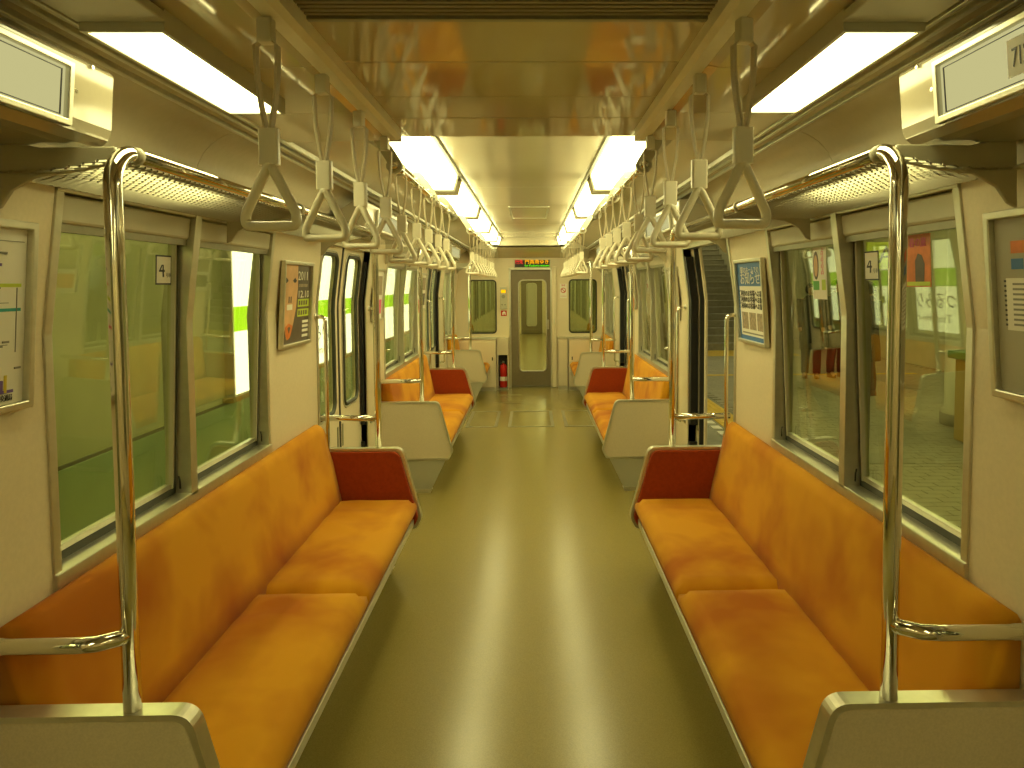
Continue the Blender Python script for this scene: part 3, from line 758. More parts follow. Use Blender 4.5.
# route map on the left
t, blk, txt, fn = poster(-1, 1.06, 1.645, 1.325, 1.745, 'framed rail route map on the left wall nearest the camera', 'route_map')
def line(pts, m, wdt=0.012):
    for (u0, v0), (u1, v1) in zip(pts[:-1], pts[1:]):
        if abs(u1-u0) > abs(v1-v0): blk(min(u0,u1)-0.004, max(u0,u1)+0.004, (v0+v1)/2-wdt/2, (v0+v1)/2+wdt/2, m, 'route_line')
        else: blk((u0+u1)/2-wdt*0.4, (u0+u1)/2+wdt*0.4, min(v0,v1)-0.006, max(v0,v1)+0.006, m, 'route_line')
line([(0.30,0.62),(0.84,0.62),(0.86,0.68),(0.97,0.68)], 'lime_print', 0.02)
line([(0.2,0.54),(0.97,0.54)], 'teal_print', 0.018)
line([(0.2,0.44),(0.80,0.44),(0.80,0.36)], 'pink_print', 0.018)
line([(0.3,0.20),(0.80,0.20),(0.80,0.13),(0.88,0.13),(0.88,0.07),(0.94,0.07)], 'purple_print', 0.018)
line([(0.55,0.71),(0.72,0.71)], 'orange_print', 0.018)
line([(0.72,0.86),(0.72,0.77),(0.86,0.82)], 'purple_print', 0.016)
line([(0.64,0.9),(0.64,0.80)], 'pink_print', 0.016)
line([(0.78,0.40),(0.78,0.30)], 'yellow_print', 0.018); line([(0.90,0.16),(0.90,0.07)], 'yellow_print', 0.018)
line([(0.45,0.93),(0.98,0.93)], 'ink_grey', 0.004); line([(0.45,0.5),(0.45,0.15)], 'teal_print', 0.014)
line([(0.95,0.66),(0.95,0.30)], 'ink_grey', 0.004); line([(0.6,0.34),(0.9,0.34)], 'ink_grey', 0.004); line([(0.2,0.58),(0.9,0.58)], 'ink_grey', 0.004)
for q in range(22):
    u = 0.3+0.66*random.random(); v = 0.1+0.8*random.random(); blk(u, u+0.035, v, v+0.012, 'ink_grey', 'station_name')
blk(0.66, 0.74, 0.02, 0.045, 'green_print'); txt('大阪市交通局', 0.87, 0.033, 0.016, 'ink', 0.07)
# near right poster
t, blk, txt, fn = poster(1, 1.04, 1.615, 1.335, 1.755, 'framed notice with handwritten style text on the right wall nearest the camera', 'framed_notice')
blk(0, 1, 0, 1, 'tile'); blk(0.06, 0.98, 0.36, 0.66, 'white_paper', 'note_sheet')
for k_ in range(9): blk(0.10, 0.92-0.1*random.random(), 0.62-0.029*k_, 0.632-0.029*k_, 'ink_grey', 'text_line')
for k_ in range(10): blk(0.05, 0.062, 0.385+0.028*k_, 0.397+0.028*k_, 'ink', 'binding_hole')
for k_, (m_c, u) in enumerate((('orange_print',0.1),('orange_print',0.22),('pink_print',0.34),('orange_print',0.46))): blk(u, u+0.09, 0.80, 0.87, m_c, 'title_mark')
for k_, u in enumerate((0.10,0.21,0.31,0.42,0.53)): blk(u, u+0.07, 0.71, 0.77, 'blue_print', 'title_mark')
# left poster by the second door: face advertisement
t, blk, txt, fn = poster(-1, 3.27, 3.70, 1.305, 1.715, 'framed advertisement with a large orange face on the left wall beside the closed door', 'framed_advert')
blk(0, 1, 0, 1, 'dark_print')
def fpoly(t, pts, fn, y0, y1, z0, z1, m, nm, d):
    w = 0.018
    P = [(y0+w+(y1-y0-2*w)*u, z0+w+(z1-z0-2*w)*v) for u, v in pts]
    MB().prism(P, fn, 0.005, d).build(nm, m, t)
args = (fn, 3.27, 3.70, 1.305, 1.715)
fpoly(t, [(0.0,1.0),(0.5,1.0),(0.52,0.7),(0.48,0.45),(0.40,0.25),(0.28,0.08),(0.18,0.05),(0.08,0.2),(0.0,0.45)], *args, 'skin_print', 'face_print', 0.0068)
for u in (0.10, 0.40):
    fpoly(t, [(u-0.07,0.80),(u,0.84),(u+0.07,0.80),(u,0.77)], *args, 'ink', 'eye_print', 0.0074)
fpoly(t, [(0.2,0.60),(0.23,0.60),(0.23,0.52),(0.2,0.52)], *args, 'ink', 'nostril_print', 0.0074); fpoly(t, [(0.27,0.60),(0.3,0.60),(0.3,0.52),(0.27,0.52)], *args, 'ink', 'nostril_print', 0.0074)
fpoly(t, [(0.15,0.50),(0.34,0.50),(0.34,0.43),(0.15,0.43)], *args, 'white_paper', 'teeth_print', 0.0074)
fpoly(t, [(0.12,0.22),(0.24,0.26),(0.38,0.22),(0.30,0.08),(0.22,0.05),(0.15,0.1)], *args, 'orange_print', 'lip_print', 0.0074)
fpoly(t, [(0.2,0.20),(0.25,0.22),(0.3,0.20),(0.25,0.13)], *args, 'dark_print', 'mouth_print', 0.0080)
txt('2011', 0.72, 0.86, 0.062, 'white_paper', 0.14); txt('12.10', 0.75, 0.62, 0.05, 'white_paper', 0.16)
for v in (0.46, 0.33): blk(0.55, 0.98, v, v+0.10, 'lime_print')
[blk(0.58+0.09*q, 0.64+0.09*q, v+0.02, v+0.08, 'dark_print') for v in (0.46, 0.33) for q in range(4)]
for v in (0.24, 0.18, 0.12, 0.05): blk(0.75, 0.98, v, v+0.035, 'white_paper')
blk(0.56, 0.9, 0.72, 0.76, 'photo_print')
# right poster by the open door: blue notice
t, blk, txt, fn = poster(1, 3.21, 3.645, 1.30, 1.715, 'framed blue and white notice on the right wall beside the open door', 'framed_notice')
blk(0, 1, 0.70, 1, 'blue_print'); blk(0, 0.05, 0, 1, 'blue_print'); blk(0, 1, 0, 0.055, 'blue_print')
txt('駅のホームでの', 0.5, 0.90, 0.035, 'white_paper', 0.28); txt('お知らせ', 0.5, 0.79, 0.07, 'white_paper', 0.30)
for v in (0.60, 0.52, 0.44): txt('ご利用のお客様へお願い', 0.52, v, 0.032, 'ink', 0.40)
for u in (0.1, 0.40, 0.70): blk(u, u+0.25, 0.14, 0.36, 'photo_print')
blk(0.1, 0.95, 0.08, 0.10, 'ink_grey', 'text_line')
# farther posters
for s, wd in ((-1, 'left'), (1, 'right')):
    t, blk, txt, fn = poster(s, 5.16, 5.50, 1.33, 1.72, 'small framed poster on the %s wall just past the second door' % wd)
    blk(0.1, 0.9, 0.5, 0.9, 'photo_print'); blk(0.1, 0.9, 0.1, 0.4, 'orange_print' if s > 0 else 'pink_print')
    t, blk, txt, fn = poster(s, 7.32, 7.70, 1.33, 1.72, 'small framed poster on the %s wall before the farthest door' % wd)
    blk(0.08, 0.92, 0.55, 0.92, 'photo_print'); blk(0.1, 0.9, 0.1, 0.45, 'dark_print')

# ------------------------------------------------------------------ stickers on the window panes
def gpane(s): 
    return lambda y, z, d: (s*(XW+0.055-(z-WZ0)*0.046-d), y, z)
for s in (-1, 1):
    fn = gpane(s); yc = 2.33 if s < 0 else 2.30
    t = thing('car_number_sticker', fn(yc, 1.60, 0), 'white sticker reading 4 with a dark border on the near %s window pane' % SIDE[s], 'sticker', 'car number stickers on the windows')
    MB().fbox(fn, yc-0.048, yc+0.048, 1.605, 1.70, 0.0005, 0.0015).build('border', 'ink', t)
    MB().fbox(fn, yc-0.043, yc+0.043, 1.610, 1.695, 0.0005, 0.002).build('card', 'white_paper', t)
    text('4', 0.075, 'ink', t, fn(yc+s*0.012, 1.652, 0.0022), (0, -s, 0), (-s*-0.0, 0, 1), name='numeral')
    text('号車', 0.016, 'ink_grey', t, fn(yc-s*0.028, 1.635, 0.0022), (0, -s, 0), (0, 0, 1), name='numeral_suffix')
fn = gpane(1)
t = thing('window_advert_sticker', fn(2.02, 1.55, 0), 'orange advertising sticker with a dark figure on the near right window pane', 'sticker', 'advertising stickers on the right windows')
MB().fbox(fn, 1.955, 2.085, 1.585, 1.735, 0.0005, 0.0015).build('card', 'orange_print', t)
MB().prism([(2.035,1.60),(1.99,1.60),(1.985,1.65),(2.0,1.675),(2.02,1.68),(2.035,1.66)], fn, 0.0015, 0.002).build('figure_print', 'dark_print', t)
MB().fbox(fn, 1.96, 2.08, 1.588, 1.60, 0.0015, 0.0022).build('foot_band', 'lime_print', t)
text('春の旅', 0.03, 'pink_print', t, fn(2.02, 1.71, 0.0022), (0, -1, 0), (0, 0, 1))
t = thing('window_advert_sticker', fn(2.72, 1.54, 0), 'white and green advertising sticker with red lettering on the right window', 'sticker', 'advertising stickers on the right windows')
MB().fbox(fn, 2.655, 2.785, 1.535, 1.735, 0.0005, 0.0015).build('card', 'white_paper', t)
MB().prism([(2.752+0.026*math.cos(q*math.pi/8), 1.665+0.055*math.sin(q*math.pi/8)) for q in range(16)], fn, 0.0015, 0.002).build('hair_print', 'dark_print', t)
MB().prism([(2.752+0.018*math.cos(q*math.pi/8), 1.663+0.042*math.sin(q*math.pi/8)) for q in range(16)], fn, 0.002, 0.0024).build('face_print', 'skin_print', t)
MB().fbox(fn, 2.725, 2.782, 1.57, 1.605, 0.0015, 0.0021).build('green_patch', 'green_print', t)
MB().fbox(fn, 2.665, 2.70, 1.57, 1.61, 0.0015, 0.0021).build('green_patch', 'lime_print', t)
for k_, z in enumerate((1.715,1.69,1.665,1.64)): text('占', 0.028, 'pink_print', t, fn(2.69, z, 0.0022), (0, -1, 0), (0, 0, 1))

# ------------------------------------------------------------------ end wall fittings
t = thing('led_sign', (0.05, YE-0.04, 1.845), 'LED destination sign above the gangway door', 'display')
MB().box(-0.235, 0.325, YE-0.04, YE, 1.845, 1.975).build('housing', 'paint_grey', t, bevel=0.004)
MB().box(-0.22, 0.312, YE-0.042, YE-0.0385, 1.856, 1.966).build('screen', 'black', t)
text('行先', 0.072, 'led_red', t, (-0.155, YE-0.043, 1.934), (1,0,0), (0,0,1), width=0.12)
text('門真南ゆき', 0.07, 'led_orange', t, (0.118, YE-0.043, 1.934), (1,0,0), (0,0,1), width=0.36)
text('for Kadoma-minami', 0.048, 'led_green', t, (0.118, YE-0.043, 1.880), (1,0,0), (0,0,1), width=0.375, name_extrude=0.001)
t = thing('intercom', (-0.398, YE-0.04, 1.22), 'pale intercom box with an amber window on the end wall left of the door', 'intercom')
MB().box(-0.452, -0.345, YE-0.04, YE, 1.22, 1.555).build('case', 'paint_grey', t, bevel=0.006)
MB().box(-0.435, -0.365, YE-0.043, YE-0.039, 1.465, 1.515).build('display_window', 'led_orange', t)
MB().tube([(-0.40,YE-0.044,1.41),(-0.40,YE-0.038,1.41)], 0.028, 16).build('speaker', 'alu_dark', t)
for q in (-0.42, -0.375): MB().tube([(q,YE-0.046,1.285),(q,YE-0.038,1.285)], 0.008, 10).build('button', 'ink', t)
t = thing('emergency_sticker', (-0.40, YE-0.002, 1.11), 'red square sticker with a white symbol below the intercom', 'sticker')
MB().box(-0.44, -0.352, YE-0.0015, YE, 1.11, 1.195).build('card', 'red_paint', t)
MB().prism([(-0.42,1.125),(-0.40,1.125),(-0.40,1.15),(-0.385,1.15),(-0.385,1.125),(-0.37,1.125),(-0.37,1.17),(-0.395,1.185),(-0.42,1.165)], lambda u, v, d: (u, YE-d, v), 0.0015, 0.0025).build('symbol', 'white_paper', t)
t = thing('no_smoking_sticker', (0.52, YE-0.002, 1.38), 'no smoking sticker with red ring on the end wall right of the door', 'sticker')
MB().box(0.468, 0.575, YE-0.0012, YE, 1.38, 1.60).build('card', 'white_paper', t)
MB().ring([(0.521+0.04*math.cos(q*math.pi/12), 1.50+0.04*math.sin(q*math.pi/12)) for q in range(24)], [(0.521+0.03*math.cos(q*math.pi/12), 1.50+0.03*math.sin(q*math.pi/12)) for q in range(24)], lambda u, v, d: (u, YE-d, v), 0.0012, 0.0022).build('red_ring', 'red_paint', t)
MB().prism([(0.492,1.523),(0.499,1.530),(0.550,1.477),(0.543,1.470)], lambda u, v, d: (u, YE-d, v), 0.0012, 0.0026).build('red_slash', 'red_paint', t)
text('禁煙', 0.03, 'red_paint', t, (0.521, YE-0.0022, 1.575), (1,0,0), (0,0,1)); text('NO SMOKING', 0.016, 'red_paint', t, (0.521, YE-0.0022, 1.41), (1,0,0), (0,0,1), width=0.09)
def cabinet(name, x0, x1, y0, label, door=True, z1=0.77, z0=0.06, knob=None):
    t = thing(name, ((x0+x1)/2, y0, 0), label, 'cabinet')
    MB().box(x0, x1, y0+0.014, YE, 0.0, z1).build('body', 'laminate', t, bevel=0.004)
    MB().box(x0-0.004, x1+0.004, y0+0.006, YE, z1, z1+0.016).build('top_edge', 'alu', t, bevel=0.003)
    d = MB().box(x0+0.012, x1-0.012, y0, y0+0.014, z0, z1-0.02).build('door', 'wall', t, bevel=0.004)
    if knob: MB().box(knob-0.008, knob+0.008, y0-0.006, y0, 0.46, 0.51).build('latch', 'black', d, bevel=0.002)
    MB().box(x0, x1, y0+0.004, y0+0.014, 0.0, 0.05).build('plinth', 'alu', t)
cabinet('end_cabinet', -1.10, -0.505, 10.60, 'low cream cabinet at the end of the left bench', knob=-0.56)
cabinet('end_cabinet', 0.585, 1.10, 10.60, 'low cream cabinet at the end of the right bench', knob=0.635)
cabinet('end_cabinet', 0.43, 0.575, 10.70, 'narrow cream cabinet right of the gangway door')
t = thing('extinguisher_cabinet', (-0.405, 10.72, 0), 'open niche cabinet holding the fire extinguisher', 'cabinet')
MB().box(-0.495, -0.325, 10.72, YE, 0.53, 0.786).build('upper_panel', 'laminate', t, bevel=0.004)
MB().box(-0.495, -0.481, 10.72, YE, 0.0, 0.53).build('side_panel', 'laminate', t); MB().box(-0.339, -0.325, 10.72, YE, 0.0, 0.53).build('side_panel', 'laminate', t)
MB().box(-0.481, -0.339, YE-0.012, YE-0.002, 0.0, 0.53).build('back_panel', 'black', t); MB().box(-0.481, -0.339, 10.73, YE-0.012, 0.0, 0.03).build('base_panel', 'alu_dark', t)
t = thing('fire_extinguisher', (-0.405, 10.80, 0.03), 'red fire extinguisher in the niche left of the gangway door', 'extinguisher')
MB().lathe([(0.05,0.03),(0.056,0.04),(0.056,0.33),(0.045,0.37),(0.02,0.385),(0.018,0.40)], -0.405, 10.80, 20).build('cylinder', 'red_paint', t, smooth=True)
MB().lathe([(0.0565,0.13),(0.0568,0.135),(0.0568,0.19),(0.0565,0.195)], -0.405, 10.80, 20).build('label_band', 'white_paper', t, smooth=True)
MB().box(-0.42,-0.39,10.78,10.82,0.40,0.43).build('valve', 'alu_dark', t); MB().tube([(-0.40,10.79,0.43),(-0.36,10.77,0.47),(-0.35,10.76,0.46)], 0.007, 8).build('lever', 'black', t)
MB().tube([(-0.42,10.79,0.41),(-0.455,10.76,0.40),(-0.46,10.745,0.33),(-0.455,10.745,0.2)], 0.008, 8).build('hose', 'black', t, smooth=True)

# ------------------------------------------------------------------ the next car, seen through the gangway
NE = 22.9
tag(MB().box(-1.2, 1.2, 11.03, NE, -0.07, -0.005).build('floor_next_car', 'floor'), kind='structure')
tag(MB().box(-1.2, 1.2, 11.03, NE, 2.30, 2.35).build('ceiling_next_car', 'ceil_far'), kind='structure')
for s in (-1, 1):
    tag(MB().box(min(s*1.13,s*1.18), max(s*1.13,s*1.18), 11.03, NE, 0, 2.3).build('wall_next_car_'+SIDE[s], 'wall'), kind='structure')
    mbw = MB(); a_, b_ = sorted((s*0.42, s*1.128)); c_, d_ = (0.615, 1.03) if s > 0 else (-0.93, -0.515)
    plate_hole(mbw, lambda u, v, d: (u, 11.35+d, v), a_, b_, 0.0, 2.3, c_, d_, 0.85, 1.66, 0.05, 0, 0.05)
    mbw.build('wall_next_car_end_'+SIDE[s], 'wall')['kind'] = 'structure'
for s in (-1, 1):
    for i_, y_ in enumerate((11.9, 14.2, 15.9, 18.2, 19.9)):
        t = thing('window_%d' % (9+i_+(5 if s > 0 else 0)), (s*1.13, y_, 0.85), 'dark side window of the next car, %s side, %s along the wall' % (SIDE[s], ORD[i_]), None, kind='structure')
        L_ = 1.5 if i_ % 2 == 0 else 1.1
        a_, b_ = sorted((s*1.122, s*1.1295)); MB().box(a_, b_, y_, y_+L_, 0.88, 1.78).build('pane', 'window_dark', t)
        a_, b_ = sorted((s*1.108, s*1.1295))
        for q in (y_-0.03, y_+L_/2-0.02, y_+L_): MB().box(a_, b_, q, q+0.035, 0.85, 1.81).build('frame_post', 'alu', t)
mb = MB(); fn = lambda u, v, d: (u, NE+d, v)
mb.box(-1.2, -0.32, NE, NE+0.05, 0, 2.3).box(0.36, 1.2, NE, NE+0.05, 0, 2.3).box(-0.32, 0.36, NE, NE+0.05, 1.82, 2.3)
tag(mb.build('wall_next_car_back', 'wall'), kind='structure')
d8 = thing('door_8', (0.02, NE, 0), 'far gangway door of the next car seen through the glass', None, kind='structure')
mb = MB(); inner = plate_hole(mb, fn, -0.32, 0.36, 0.0, 1.82, -0.14, 0.18, 0.25, 1.62, 0.07, 0.0, 0.03); mb.build('door_leaf', 'end_door', d8)
MB().fbox(fn, -0.14, 0.18, 0.25, 1.62, 0.012, 0.02).build('pane', 'tile_wall', d8)
MB().tube([fn(u, v, -0.002) for u, v in inner], 0.012, 6, closed=True).build('window_trim', 'alu', d8)
for s in (-1, 1):
    t = thing('ceiling_lamp', (s*0.5, 16.0, 2.25), 'long lamp strip on the next car ceiling, %s side' % SIDE[s], 'ceiling lamp')
    MB().box(min(s*0.43,s*0.57), max(s*0.43,s*0.57), 12.2, 22.0, 2.24, 2.27).build('diffuser', 'lamp', t); MB().box(min(s*0.41,s*0.59), max(s*0.41,s*0.59), 12.15, 22.05, 2.27, 2.30).build('housing', 'paint_grey', t)
    bench(s, 11.5, 13.4, 2, 'orange bench in the next car beyond the end window, %s side' % SIDE[s], near=False)

# ------------------------------------------------------------------ left outside: track wall and lit station sign
XT = -2.60
tw = MB().box(XT-0.1, XT, -6, 30, 0.60, 4.0).build('wall_track', 'track_wall'); tag(tw, kind='structure', label='pale green tunnel wall across the track')
tp = MB().box(XT-0.1, XT+0.02, -6, 30, -1.2, 0.58).build('wall_track_plinth', 'track_plinth'); tag(tp, kind='structure')
tag(MB().box(XT-0.02, XT+0.012, -6, 30, 0.58, 0.60).build('trim_1', 'seam'), kind='structure')
tag(MB().box(-2.7, 1.34, -6, 30, -1.25, -1.15).build('floor_trackbed', 'concrete'), kind='structure')
for i_ in range(5):  # added lamps out of view, to brighten the tunnel wall behind the left windows
    y_ = -2.5+i_*4.6
    t = thing('tunnel_fill_lamp', (-2.35, y_+1.6, 2.95), 'added unseen fill lamp high on the tunnel wall, %s along the wall' % ORD[i_], 'lamp', 'added tunnel wall lamps')
    MB().box(-2.42, -2.30, y_, y_+3.2, 2.92, 2.96).build('tube', 'platform_lamp', t); MB().box(-2.60, -2.28, y_-0.03, y_+3.23, 2.96, 3.02).build('housing', 'paint_grey', t)
t = thing('station_sign', (XT, 9.0, 0.62), 'long lit white station sign with a lime band on the tunnel wall', 'sign')
yy = 6.12; seg = 0
while yy < 21:
    y2 = yy+3.6
    MB().box(XT, XT+0.08, yy, y2, 0.64, 2.25).build('light_box', 'alu', t)
    MB().box(XT+0.08, XT+0.086, yy+0.03, y2-0.03, 0.66, 1.205).build('lit_face', 'sign_white', t); MB().box(XT+0.08, XT+0.086, yy+0.03, y2-0.03, 1.42, 2.22).build('lit_face', 'sign_white', t)
    MB().box(XT+0.08, XT+0.086, yy+0.03, y2-0.03, 1.205, 1.42).build('lime_band', 'sign_lime', t)
    yy = y2+0.06; seg += 1
MB().box(XT, XT+0.09, 6.06, 21.2, 0.60, 0.64).build('base_strip', 'ochre', t)
RX = (0, 1, 0); UZ = (0, 0, 1)
text('つるみりょくち', 0.22, 'ink', t, (XT+0.087, 8.75, 1.02), RX, UZ, width=1.5)
text('Tsurumi-ryokuchi', 0.13, 'ink_grey', t, (XT+0.087, 8.75, 0.82), RX, UZ, width=1.3)
MB().box(XT+0.086, XT+0.088, 9.62, 9.72, 0.97, 1.07).build('line_mark', 'lime_print', t)
MB().prism([(6.46+0.055*math.cos(q*math.pi/10), 1.31+0.075*math.sin(q*math.pi/10)) for q in range(20)], lambda u, v, d: (XT+d, u, v), 0.086, 0.089).build('round_mark', 'ink', t)
MB().prism([(6.46+0.025*math.cos(q*math.pi/10), 1.31+0.035*math.sin(q*math.pi/10)) for q in range(20)], lambda u, v, d: (XT+d, u, v), 0.089, 0.091).build('round_mark_centre', 'sign_white', t)
for k_ in range(5): MB().box(XT+0.086, XT+0.088, 6.42, 6.50, 1.12-0.06*k_, 1.145-0.06*k_).build('small_print', 'ink_grey', t)

# ------------------------------------------------------------------ right outside: platform
PZ = -0.02
tag(MB().box(1.36, 7.6, -6, 32, -1.2, PZ-0.012).build('floor_platform', 'concrete'), kind='structure', label='platform slab outside the right side')
pf = bpy.data.objects['floor_platform']
# tiles: the 300 largest in view are single objects, the rest one mesh
TX, TY, G = 0.20, 0.10, 0.006
tm = None; cnt = 0; rest = MB(); stuff_faces = 0
def tile_at(i, j): return 2.56+i*TX+(0.5*TX if j % 2 else 0), 3.2+j*TY
for j in range(138):
    for i in range(24):
        x, y = tile_at(i, j)
        if 12 <= j < 37 and i < 12:
            if tm is None:
                o = MB().box(x, x+TX-G, y, y+TY-G, PZ-0.012, PZ).build('paving_tile', 'tile', pf); tm = (o.data, Vector((x, y, 0)))
            else:
                o = bpy.data.objects.new('paving_tile', tm[0]); C.objects.link(o); o.parent = pf; o.location = Vector((x, y, random.uniform(-0.0008, 0.0008)))-tm[1]
            cnt += 1
        else:
            z = PZ+random.uniform(-0.0008, 0.0008); z0 = PZ-0.012
            rest.add([(x,y,z0),(x+TX-G,y,z0),(x+TX-G,y+TY-G,z0),(x,y+TY-G,z0),(x,y,z),(x+TX-G,y,z),(x+TX-G,y+TY-G,z),(x,y+TY-G,z)], [(4,5,6,7),(0,1,5,4),(1,2,6,5),(2,3,7,6),(3,0,4,7)])
tag(rest.build('paving_tile_rest', 'tile_b', pf), kind='stuff')
# platform edge: white dashes and tactile blocks
tp_ = thing('platform_edge_marks', (2.1, 8, PZ-0.012), 'row of white edge blocks along the platform by the open doors', 'platform marking')
y = 3.0
while y < 16: MB().box(2.05, 2.15, y, y+0.17, PZ-0.012, PZ+0.001).build('edge_block', 'white_paper', tp_); y += 0.30
ta = thing('tactile_strip', (2.35, 8, PZ-0.012), 'yellow ribbed tactile strip along the platform edge', 'tactile paving')
y = 3.0
while y < 15:
    o = MB().box(2.20, 2.50, y, y+0.295, PZ-0.012, PZ).build('tactile_tile', 'tactile', ta)
    mb = MB()
    for k_ in range(4): mb.box(2.225+k_*0.07, 2.25+k_*0.07, y+0.02, y+0.275, PZ, PZ+0.005)
    mb.build('ribs', 'tactile', o); y += 0.30
tb = MB().box(2.5, 6.8, 12.3, 12.45, PZ, PZ+0.004).build('tactile_line', 'tactile'); tag(tb, 'thin yellow line crossing the platform before the stairs', 'tactile paving')
tb = MB().box(3.9, 6.0, 15.6, 16.9, PZ, PZ+0.004).build('tactile_mat', 'tactile'); tag(tb, 'yellow tactile mat at the foot of the stairs', 'tactile paving')
t = tag(MB().box(3.05, 3.45, 6.2, 6.6, PZ, PZ+0.004).build('drain_cover', 'alu_dark'), 'dark square drain cover set in the platform tiles', 'drain cover')
# stairs
st = thing('staircase', (4.9, 17.0, PZ), 'platform staircase rising behind the open door', 'stairs')
for k_ in range(20):
    MB().box(4.15, 5.7, 17.0+0.30*k_, 17.0+0.30*(k_+1), PZ, PZ+0.165*(k_+1)-0.03).build('riser', 'stone_step', st)
    MB().box(4.15, 5.7, 16.98+0.30*k_, 17.0+0.30*(k_+1), PZ+0.165*(k_+1)-0.03, PZ+0.165*(k_+1)).build('tread', 'tile_b', st, bevel=0.008)
for x in (4.02, 5.7):
    MB().prism([(16.8,PZ),(23,PZ),(23,4.35),(16.8,0.92)], lambda u, v, d: (d, u, v), x, x+0.13).build('parapet', 'tile_wall', st)
    MB().tube([(x+0.065,16.7,0.98),(x+0.065,23,4.46)], 0.035, 10).build('handrail', 'chrome', st, smooth=True)
# platform shell
tag(MB().box(7.6, 7.7, -6, 32, -1.2, 3.2).build('wall_platform', 'tile_wall'), kind='structure')
tag(MB().box(1.9, 7.6, -6, 16.5, 2.75, 2.85).build('ceiling_platform', 'platform_ceiling'), kind='structure')
tag(MB().box(1.3, 7.7, 32, 32.1, -1.2, 5.0).build('wall_platform_end', 'tile_wall'), kind='structure')
for i, (x, y) in enumerate(((2.9, 3.0),(2.9, 7.5),(2.9, 12.0),(5.6, 3.0),(5.6, 7.5),(5.6, 12.0))):
    t = thing('platform_lamp', (x, y+1.5, 2.70), 'tube lamp under the platform ceiling, %s in the %s row' % (ORD[i % 3], 'nearer' if i < 3 else 'farther'), 'lamp', 'platform ceiling lamps')
    MB().box(x-0.06, x+0.06, y, y+3.0, 2.70, 2.73).build('tube', 'platform_lamp', t); MB().box(x-0.10, x+0.10, y-0.02, y+3.02, 2.73, 2.75).build('housing', 'paint_grey', t)
t = thing('platform_lamp', (4.9, 19.5, 4.9), 'added lamp above the staircase to brighten the steps', 'lamp', 'platform ceiling lamps')  # extra lamp added to brighten the stairs
MB().box(4.8, 5.0, 17.6, 21.6, 4.90, 4.93).build('tube', 'platform_lamp', t); MB().box(4.74, 5.06, 17.55, 21.65, 4.93, 4.97).build('housing', 'paint_grey', t)
tag(MB().box(3.9, 6.0, 16.5, 24.0, 4.97, 5.05).build('ceiling_stairwell', 'platform_ceiling'), kind='structure')
# pillar, counter, hanging exit sign
t = thing('platform_pillar', (5.0, 7.9, PZ), 'round white pillar standing on the platform', 'pillar')
MB().lathe([(0.30,PZ),(0.30,PZ+0.16),(0.27,PZ+0.18),(0.27,2.7)], 5.0, 7.9, 32).build('shaft', 'tile_wall', t, smooth=True)
MB().lathe([(0.31,PZ),(0.31,PZ+0.12),(0.305,PZ+0.13)], 5.0, 7.9, 32).build('base_ring', 'concrete', t, smooth=True)
t = thing('platform_counter', (5.0, 6.6, PZ), 'ochre counter with a green top on the platform', 'counter')
MB().box(4.35, 5.6, 6.55, 7.15, PZ, 0.82).build('body', 'ochre', t, bevel=0.02); MB().box(4.30, 5.65, 6.50, 7.2, 0.82, 0.90).build('top', 'counter_green', t, bevel=0.01); MB().prism([(6.55,0.90),(7.15,0.90),(7.15,1.18),(6.95,1.18)], lambda u, v, d: (d, u, v), 4.5, 5.3).build('sloped_stand', 'counter_green', t, bevel=0.01)
t = thing('exit_sign', (5.5, 11.0, 2.0), 'small lime sign reading A hanging over the platform', 'sign')
MB().box(5.25, 5.85, 11.0, 11.05, 1.80, 2.22).build('board', 'lime_print', t, bevel=0.005); text('A', 0.38, 'ink', t, (5.55, 10.998, 2.01), (1,0,0), (0,0,1))
for x in (5.35, 5.75): MB().tube([(x, 11.02, 2.22), (x, 11.02, 2.75)], 0.012, 8).build('hanger', 'alu', t)

